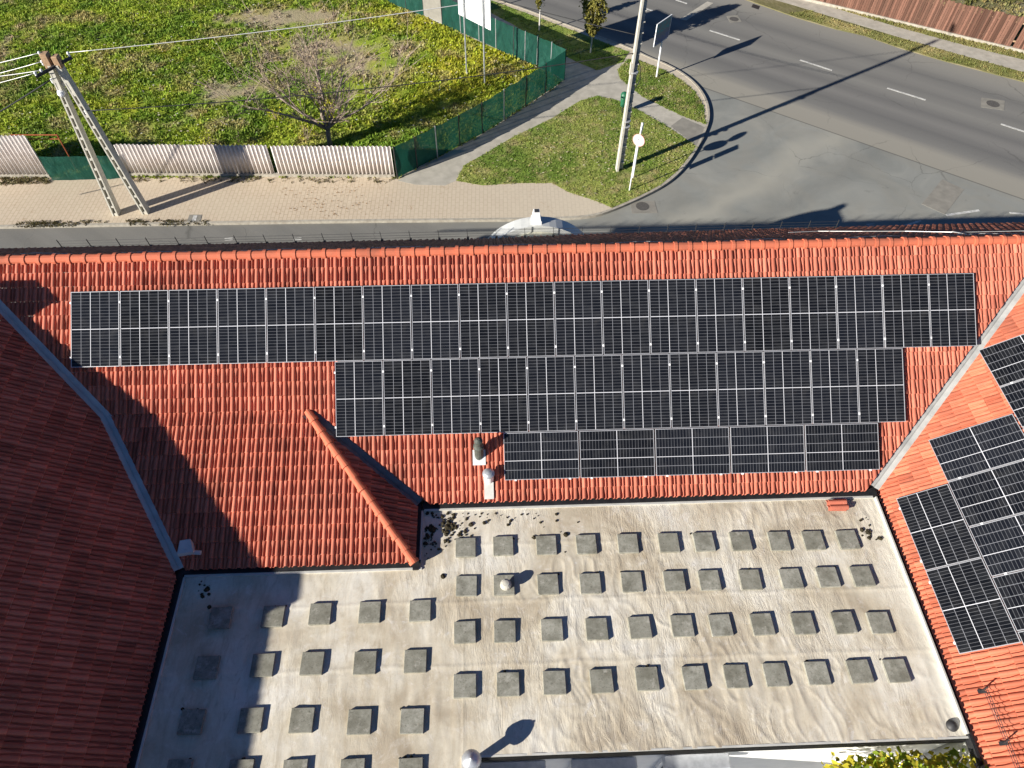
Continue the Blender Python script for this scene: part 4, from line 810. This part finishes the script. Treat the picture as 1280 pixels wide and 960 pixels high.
# brown board fence
bf0, bf1 = G(1126,29,.06), G(1280,66,.06); dbf = nrm(bf1-bf0); A_ = bf0-dbf*11; Bq = bf1+dbf*9; Lb = np.linalg.norm(Bq-A_); br = empty('board_fence', (A_+Bq)/2, 'weathered brown upright board fence beyond the main road', 'fence')
MB().bar(A_+A3(0,0,.06), Bq+A3(0,0,.06), .2, .22).build('plinth', M['kerb'], br)
V = []; F = []; C = []; nb = np.cross(dbf, A3(0,0,1)); s = 0; skip = [bf0+dbf*q for q in (2.3, 6.2, 6.6)]
while s < Lb-.15:
    w = random.uniform(.10, .15); p = A_+dbf*s
    if not any(np.linalg.norm(p-q) < .06 for q in skip):
        k = len(V); h = 1.95+random.uniform(-.05, .04); d = nb*random.uniform(-.012, .012); sl_ = dbf*random.uniform(-.015, .015)
        V += [p+d+A3(0,0,.17), p+d+dbf*w+A3(0,0,.17), p+d+dbf*w+sl_+A3(0,0,h), p+d+sl_+A3(0,0,h)]; V += [v-nb*.022 for v in V[k:k+4]]
        F += [(k,k+1,k+2,k+3),(k+7,k+6,k+5,k+4),(k,k+4,k+5,k+1),(k+1,k+5,k+6,k+2),(k+2,k+6,k+7,k+3),(k+3,k+7,k+4,k)]
        cc = A3(.175,.088,.062)*random.uniform(.55, 1.3)*(1-random.choice((0, 0, 0, .3)))+A3(.03,.02,.015)*random.random(); C += [cc]*8
    s += w+.012
me = np_mesh('boards', V, F); set_col(me, C); link('boards', me, M['boards'], br)
for z in (.5, 1.6): MB().bar(A_-nb*.05+A3(0,0,z), Bq-nb*.05+A3(0,0,z), .05, .09).build('rail', M['wood'], br)
for s in np.arange(.5, Lb, 2.2): p = A_+dbf*s-nb*.12; MB().bar(p, p+A3(0,0,1.8), .08).build('post', M['wood'], br)
bg_ = [A_-nb*.4, Bq-nb*.4, Bq-nb*18, A_-nb*18]
if nb@NR < 0: pass
tag(blades('weeds', [p[:2] for p in bg_], lambda X, Y: verge_col(X, Y)*.8, 4500, .06, .05, .25, .2), 'dry weeds on the plot behind the brown board fence', 'weeds')

# ------------------------------------------------------------------ poles, wires, signs
b1, b2 = G(146,267,ZP), G(183,265,ZP); top = None; mid = (b1+b2)/2; H = 7.75
# top found on the line of sight of the pole head
tt = min((np.linalg.norm(CAM+ray(68,76)*s-(mid+A3(0,0,z))), s, z) for s in np.arange(25, 60, .1) for z in np.arange(6, 9.5, .1)); topc = mid+A3(0, 0, tt[2]); H = tt[2]
ap_ = empty('utility_pole', mid, 'concrete A shaped utility pole with slotted legs on the pavement', 'utility pole')
Y1 = A3(0,1,0)
for base, sx in ((b1, -1), (b2, 1)):
    t1 = topc+A3(sx*.17, 0, -.25); d = nrm(t1-base); L = np.linalg.norm(t1-base); x = nrm(np.cross(Y1, d)*-1); mb = MB(); w0, w1, dp = .29, .21, .40
    for sg in (-1, 1): mb.bar(base+x*sg*(w0/2-.033)-d*.2, t1+x*sg*(w1/2-.03), .066, dp, Y1, .056, dp*.85)
    n = 14
    for k in range(n+1):
        s = L*k/n; w = w0+(w1-w0)*k/n; mb.frame(base+d*s, x, Y1, d, w-.11, dp*.86, .11 if 0 < k < n else .3)
    mb.frame(base+d*L*.92, x, Y1, d, .12, dp*.8, L*.16)
    mb.bar(base+Y1*.17, t1+Y1*.14, .20, .03, Y1, .13, .03)
    mb.build('leg', M['pole'], ap_)
MB().frame(topc+A3(0,0,-.95), A3(1,0,0), Y1, A3(0,0,1), .62, .16, .12).build('crosspiece', M['pole'], ap_)
hd = MB().frame(topc+A3(-.18,.0,.05), A3(1,0,0), Y1, A3(0,0,1), .30, .34, .62).frame(topc+A3(.2,.0,.0), A3(1,0,0), Y1, A3(0,0,1), .26, .30, .5).build('pole_head', M['wood'], ap_, bevel=.03)
ad = nrm(A3(.75, .62, .1)); MB().bar(topc-ad*.75+A3(0,-.2,-.2), topc+ad*.85+A3(0,-.2,-.1), .10, .10).build('crossarm', M['dark'], ap_)
WR = topc+ad*.78+A3(0,-.2,.06); WL = [topc+A3(-.36,0,.32), topc+A3(-.36,-.12,.02), topc-ad*.45+A3(0,-.2,-.10), topc-ad*.70+A3(0,-.2,-.10), topc+A3(-.36,-.12,-.75)]
for q in [WR]+WL+[topc+A3(.34,-.1,-2.2)]:
    MB().lathe(q, [(.03, -.12), (.05, -.06), (.035, -.02), (.06, .02), (.05, .08), (.02, .10)], 10).build('insulator', M['white'], ap_)
MB().lathe(topc+A3(-.22,-.18,-1.3), [(.10, -.1), (.16, 0), (.13, .12), (.03, .16)], 14).build('junction_box', M['white'], ap_)
# tall lamp pole
pb = G(774,213,ZP); PT = 10.6; lp = empty('lamp_pole', pb, 'tall pale concrete lamp pole rising from the traffic island', 'lamp pole'); mb = MB()
ax = nrm(A3(1, .12, 0)); ay = np.cross(A3(0,0,1), ax)
ax2 = ax
mb.bar(pb-ax*.13-A3(0,0,.3), pb-ax*.085+A3(0,0,PT), .30, .11, ax, .20, .08)
mb.bar(pb+ay*.11+ax*.05-A3(0,0,.3), pb+ay*.07+ax*.03+A3(0,0,PT), .05, .34, ax, .04, .22)
for k in range(1, 22): z = PT*k/22; mb.frame(pb+A3(0,0,z)+ax*.06-ay*.0, ax, ay, A3(0,0,1), .28-.004*k, .10, .045)
mb.build('shaft', M['pole'], lp)
lt = pb+A3(0,0,PT); la_ = nrm(A3(.75, .5, .18)); MB().tube([lt-A3(0,0,.6), lt+A3(0,0,.1)+la_*.3, lt+la_*1.3], .035, 8).build('lamp_arm', M['steel'], lp); MB().bar(lt+la_*1.2, lt+la_*1.95, .26, .14, w2=.20, d2=.08).build('lamp_head', M['steel'], lp, bevel=.02)
for z in (2.6, 2.9, 5.4): MB().lathe(pb+A3(0,0,z), [(.20, 0), (.215, .01), (.215, .03), (.20, .04)], 10).build('strap', M['steel'], lp)
MB().frame(pb+A3(-.16,-.05,5.6), ax, ay, A3(0,0,1), .10, .16, .55).build('junction_box', M['pole'], lp)
MB().tube([pb+ax*.20+A3(0,0,4.6), pb+ax*.36+A3(0,0,5.0), pb+ax*.30+A3(0,0,5.6), pb+ax*.15+A3(0,0,5.9)], .02, 6).build('cable_loop', M['cable'], lp)
def wire(a, b, sag, r, mat, name, label, grp='overhead wires'):
    P = [a+(b-a)*k/24+A3(0,0,-sag*4*(k/24)*(1-k/24)) for k in range(25)]; tag(MB().tube(P, r, 5).build(name, M[mat], smooth=True), label, 'wire', grp)
wire(WR+A3(0,0,.06), lt+A3(0,0,-.9), .25, .016, 'wire', 'overhead_wire', 'bare pale wire from the A shaped pole across the weeds to the lamp pole')
wire(topc+A3(.36,-.1,-2.15), pb+A3(-.1,0,6.3), .35, .022, 'cable', 'overhead_wire', 'black cable from the middle of the A shaped pole to the lamp pole')
wire(lt+A3(0,0,-3.5), lt+A3(-14, 9, -3.5), .2, .02, 'cable', 'overhead_wire', 'black cable crossing the grass strip behind the white billboard')
for k, (dq, py, r, m_, lb) in enumerate(((WL[0]-topc+A3(-.03,0,.03), 77, .016, 'wire', 'uppermost pale wire running left from the A shaped pole'), (WL[1]-topc+A3(-.03,0,.03), 90, .016, 'wire', 'second pale wire running left from the A shaped pole'), (WL[2]-topc+A3(-.03,0,.03), 94, .018, 'wire', 'third pale wire running left from the A shaped pole'), (WL[3]-topc+A3(-.03,0,.03), 102, .013, 'wire', 'lowest thin pale wire running left from the A shaped pole'), (WL[4]-topc+A3(-.03,0,.03), 138, .032, 'cable', 'thick black cable sloping down left from the A shaped pole'))):
    a = topc+dq; d = ray(0, py); e = CAM+d*((a[1]-.6*(k == 4))/d[1]); wire(a, e+(e-a)*3+A3(0,0,.2), .12, r, m_, 'overhead_wire', lb)
def disc(c, n, r, t=.02): return MB().lathe(np.asarray(c)-nrm(n)*t/2, [(r*.98, 0), (r, .003), (r, t-.003), (r*.98, t)], 28, axis=n)
ringm = speck('sign_red', (.42,.10,.08), (.50,.14,.11), 3, .5, .4, 0, 0)
s1 = G(786.7,238.3,ZP); ts = empty('traffic_sign', s1, 'sign post with two narrow plates seen edge on, nearest the kerb corner', 'traffic sign', 'traffic signs')
MB().tube([s1-A3(0,0,.1), s1+A3(0,0,2.98)], .032, 10).build('post', M['white'], ts)
pn = nrm(A3(.98, -.18, 0)); py_ = np.cross(A3(0,0,1), pn)
MB().frame(s1+pn*.045+A3(0,0,2.60), py_, pn, A3(0,0,1), .42, .02, .72).build('plate', M['white'], ts, bevel=.006); MB().frame(s1+pn*.045+A3(0,0,1.86), py_, pn, A3(0,0,1), .40, .02, .68).build('plate', M['signblue'], ts, bevel=.006)
s2 = G(791,222.5,ZP); ts = empty('traffic_sign', s2, 'sign post with pale round discs standing behind the plate post', 'traffic sign', 'traffic signs')
MB().tube([s2-A3(0,0,.1), s2+A3(0,0,3.2)], .032, 10).build('post', M['white'], ts)
dnn = nrm(A3(-.58, -.81, .04)); dk = disc(s2+dnn*.05+A3(0,0,2.25), dnn, .33).build('disc', ringm, ts); disc(s2+dnn*.063+A3(0,0,2.25), dnn, .315, .006).build('disc_face', speck('sign_pale', (.50,.42,.40), (.58,.49,.47), 2, .5, .4, 0, 0), dk)
dn2 = nrm(A3(.93, -.36, 0)); disc(s2+dn2*.05+A3(0,0,2.88), dn2, .30).build('disc', M['white'], ts)
# direction sign
s3 = G(820.7,96.2,ZP); pl, pr_ = G(816.7,59,2.15), G(835,46,2.15); dd_ = nrm(pr_-pl); wd = np.linalg.norm(pr_-pl); nn_ = nrm(np.cross(dd_, A3(0,0,1))); ds = empty('direction_sign', s3, 'blue grey direction sign board on a white post by the junction', 'direction sign')
ctr = (pl+pr_)/2+A3(0,0,.66); MB().tube([s3-A3(0,0,.1), np.array([ctr[0], ctr[1], 2.2])*A3(.5,.5,1)+np.array([s3[0], s3[1], 0])*A3(.5,.5,0)], .05, 10).build('post', M['white'], ds)
MB().frame(ctr, dd_, nn_, A3(0,0,1), wd, .05, 1.30).build('board', M['white'], ds); q0 = ctr+nn_*.028
me = np_mesh('board_face', [q0+dd_*a*(wd/2-.03)+A3(0,0,b*.62) for a, b in ((-1,-1),(1,-1),(1,1),(-1,1))], [[0,1,2,3]]); ul = me.uv_layers.new(name='UVMap'); ul.data.foreach_set('uv', [0,0,1,0,1,1,0,1]); link('board_face', me, M['signprint'], ds)
MB().frame(ctr-A3(0,0,.66), dd_, nn_, A3(0,0,1), wd*.8, .08, .05).build('bracket', M['steel'], ds)
# litter bin
lb0 = G(777.5,141,ZP); bn = empty('litter_bin', lb0, 'green litter bin on a post beside the lamp pole', 'litter bin')
MB().tube([lb0-A3(0,0,.05), lb0+A3(0,0,.6)], .03, 8).build('post', M['dark'], bn); mb = MB().lathe(lb0+A3(0,0,.42), [(.13, 0), (.15, .02), (.19, .50), (.20, .52), (.19, .54), (.185, .50)], 18); mb.build('bin_body', M['binGreen'], bn)
MB().lathe(lb0+A3(0,0,1.08), [(.20, 0), (.21, .03), (.17, .12), (.08, .18), (.02, .19)], 18).build('hood', M['binGreen'], bn); MB().bar(lb0+A3(-.17,0,.90), lb0+A3(-.17,0,1.12), .05, .03).bar(lb0+A3(.17,0,.90), lb0+A3(.17,0,1.12), .05, .03).build('hood_bracket', M['binGreen'], bn)
# billboard
q1, q2 = G(583.5,93,ZP), G(606,105.5,ZP); bb = empty('billboard', (q1+q2)/2, 'blank white billboard on two thin steel poles in the weeds', 'billboard'); z0 = 3.35; tdir = nrm(q2-q1)
for q in (q1, q2): MB().tube([q-A3(0,0,.1), q+A3(0,0,6.1)], .05, 10).build('pole', M['steel'], bb)
e1 = q1-tdir*.55; e2 = q2+tdir*.50; nb2 = np.cross(tdir, A3(0,0,1)); nb2 = nb2 if nb2[1] > 0 else -nb2; c = (e1+e2)/2+nb2*.10+A3(0,0,z0+1.4)
MB().frame(c, tdir, nb2, A3(0,0,1), np.linalg.norm(e2-e1), .05, 2.8).build('board', M['white'], bb)

# ------------------------------------------------------------------ trees
def leaves(name, P, sz, C, parent, flat=.4):
    n = len(P); a = rng.normal(size=(n, 3)); a[:, 2] += flat*2; a /= np.linalg.norm(a, axis=1)[:, None]; b = np.cross(a, rng.normal(size=(n, 3))); b /= np.linalg.norm(b, axis=1)[:, None]; c = np.cross(a, b); s = (sz*rng.uniform(.6, 1.3, n))[:, None]
    V = np.stack([P-b*s*.5, P+c*s*.32+a*s*.06, P+b*s*.55, P-c*s*.32+a*s*.06], 1).reshape(-1, 3); F = np.arange(n)[:, None]*4+np.array([[0,1,2,3]]); me = np_mesh(name, V, F); set_col(me, np.repeat(C, 4, 0)); return link(name, me, M['leaf'], parent)
# bare tree behind the long fence: many fine upright shoots
tr = G(413,182,ZP); bt = empty('bare_tree', tr, 'leafless spreading tree behind the corrugated fence', 'tree'); R_ = random.Random(3); tk = MB(); tw = MB(); tips = []
def limb(p, d, L, r, lv):
    P = [p]; rr = [r]; n = 4 if lv < 3 else 3
    for k in range(n):
        d = nrm(d+A3(R_.gauss(0,.13), R_.gauss(0,.13), R_.gauss(.05,.10))); p = p+d*L/n; P.append(p); rr.append(r*(1-.55*(k+1)/n))
    (tk if lv < 2 else tw).tube(P, rr, 6 if lv < 2 else (4 if lv < 3 else 3), cap=lv < 3)
    if lv >= 4: tips.append(p); return
    nb_ = (6, 5, 4, 3)[lv]
    for k in range(nb_):
        j = 1+min(n-1, int(R_.random()*n)); sp = (.95, .75, .6, .6)[lv]; dd = nrm(d+A3(R_.gauss(0, sp), R_.gauss(0, sp), R_.uniform(-.15, .45)))
        limb(P[j], dd, L*R_.uniform(.55, .85), max(rr[j]*.58, .011), lv+1)
limb(tr, nrm(A3(-.05, .05, 1)), 2.1, .15, 0)
for dx, dy, dz in ((-1, .3, .7), (1, .2, .6), (-.5, .8, .9), (.4, .9, 1.), (-.9, -.2, .9), (.1, .3, 1.3)): limb(tr+A3(0,0,1.0), nrm(A3(dx, dy, dz)), 2.9, .085, 1)
tk.build('trunk', M['bark'], bt, smooth=True); tw.build('crown', M['twig'], bt)
lp_ = np.array([q for q in tips if q[2] < 3.0 and q[0] < tr[0]+.6]); lp_ = lp_[rng.integers(0, len(lp_), 260)]+rng.normal(0, .12, (260, 3)) if len(lp_) else np.array([tr])
leaves('foliage', lp_, .11, A3(.48,.46,.03)*rng.uniform(.6, 1.2, (len(lp_), 1)), bt)
def bush(c, r, h, n, col, name, label, sz=.10):
    P = rng.normal(size=(n, 3)); P /= np.linalg.norm(P, axis=1)[:, None]; P *= rng.random((n, 1))**.4; P = P*A3(r, r, h/2)+np.asarray(c)+A3(0,0,h/2); P = P[fbm(P[:, 0]*2.5, P[:, 1]*2.5+P[:, 2]*2, 3) > .42]
    o = empty(name, c, label, 'shrub', 'shrubs in the vacant lot'); leaves('foliage', P, sz, np.asarray(col)*rng.uniform(.45, 1.3, (len(P), 1)), o); mb = MB()
    for k in range(7): q = np.asarray(c)+A3(random.gauss(0,r*.5), random.gauss(0,r*.5), h*random.uniform(.5,.95)); mb.tube([np.asarray(c), (np.asarray(c)+q)/2+A3(0,0,.08), q], .012, 4)
    mb.build('stem', M['twig'], o)
bush(G(263,184,ZP), .55, 1.05, 380, (.36,.40,.03), 'shrub', 'yellow green bush just behind the long corrugated fence')
bush(G(300,180,ZP), .5, .8, 300, (.16,.24,.03), 'shrub', 'green bush behind the fence between yellow bush and bare tree')
bush(G(345,150,ZP), .45, .9, 130, (.55,.52,.03), 'shrub', 'small bright yellow leaved sapling left of the bare tree')
bush(G(385,175,ZP), .6, 1.0, 260, (.42,.44,.03), 'shrub', 'yellow leaved shoots at the foot of the bare tree')
bush(G(465,118,ZP), .9, .5, 320, (.08,.15,.02), 'shrub', 'low dark green clump of weeds right of the bare tree')
def columnar(base, h0, h1, r, n, label, tk_r=.05):
    o = empty('columnar_tree', base, label, 'tree', 'young trees on the grass strip'); mb = MB().tube([base-A3(0,0,.1), base+A3(.02,0,h0+.2), base+A3(0,.02,h1*.8)], [tk_r, tk_r*.9, tk_r*.3], 8)
    for k in range(16):
        a = random.uniform(0, 6.28); z = random.uniform(h0, h1*.75); mb.tube([base+A3(0,0,z), base+A3(math.cos(a)*r*.5, math.sin(a)*r*.5, z+.5), base+A3(math.cos(a)*r*.75, math.sin(a)*r*.75, z+1.0)], [.018, .012, .005], 4)
    mb.build('trunk', M['paletrunk'], o); t = rng.random(n); a = rng.uniform(0, 6.283, n); lob = .75+.25*np.sin(a*3+t*9)+rng.normal(0, .09, n); rad = r*np.sin(np.pi*np.clip(t*.93+.05, 0, 1))**.6*lob*rng.random(n)**.35
    P = base+np.stack([np.cos(a)*rad, np.sin(a)*rad, h0+t*(h1-h0)], -1); keep = fbm(P[:, 0]*3+P[:, 1]*2, P[:, 2]*3, 8) > .40; P = P[keep]; C = A3(.20,.20,.05)*rng.uniform(.45, 1.5, (len(P), 1))+A3(.06,.03,0)*rng.random((len(P), 1)); leaves('crown', P, .19, C, o, .2)
columnar(G(738,66,ZP), 1.15, 5.0, .85, 6500, 'young columnar tree with olive leaves at the end of the grass strip')
columnar(G(674,38,ZP), 1.2, 3.4, .36, 1200, 'slimmer young tree further along the grass strip')
columnar(G(618,12,ZP)-DR*.5, 1.3, 4.6, .6, 2600, 'young tree mostly hidden behind the white billboard')
# yellow leaved tree in the courtyard below the flat roof edge
yc = A3(7.7, .9, 0); yt = empty('courtyard_tree', yc, 'yellow leaved tree against the white wall below the flat roof', 'tree'); mb = MB().tube([yc, yc+A3(.1,0,2.5), yc+A3(0,.3,6.6)], [.14, .11, .05], 8); P = []
for k in range(40):
    a = random.uniform(0, 6.28); r = random.uniform(.2, 1.45); z = random.uniform(6.6, 8.2); e = A3(yc[0]+math.cos(a)*r, min(2.42, 1.95+math.sin(a)*r*.45), z); mb.tube([yc+A3(0,0,3.6+random.random()*1.5), (yc+e)/2+A3(0,0,z*.25+1.0), e], [.05, .03, .008], 5); P.append(e+rng.normal(0, .27, (58, 3)))
mb.build('trunk', M['bark'], yt, smooth=True); P = np.concatenate(P); P = P[(P[:, 1] < 2.52) & (P[:, 2] < 7.93+(2.6-P[:, 1])*.78-.35*vn(P[:, 0]*2.2, P[:, 1]*2.2, 5)) & (P[:, 0] > 6.4)]; C = A3(.50,.44,.04)*rng.uniform(.5, 1.25, (len(P), 1)); gsel = rng.random(len(P)) < .35; C[gsel] *= A3(.55, .85, .8); leaves('crown', P, .16, C, yt, .5)
print('panels', NP, 'objects', len(bpy.data.objects), 'H', H)
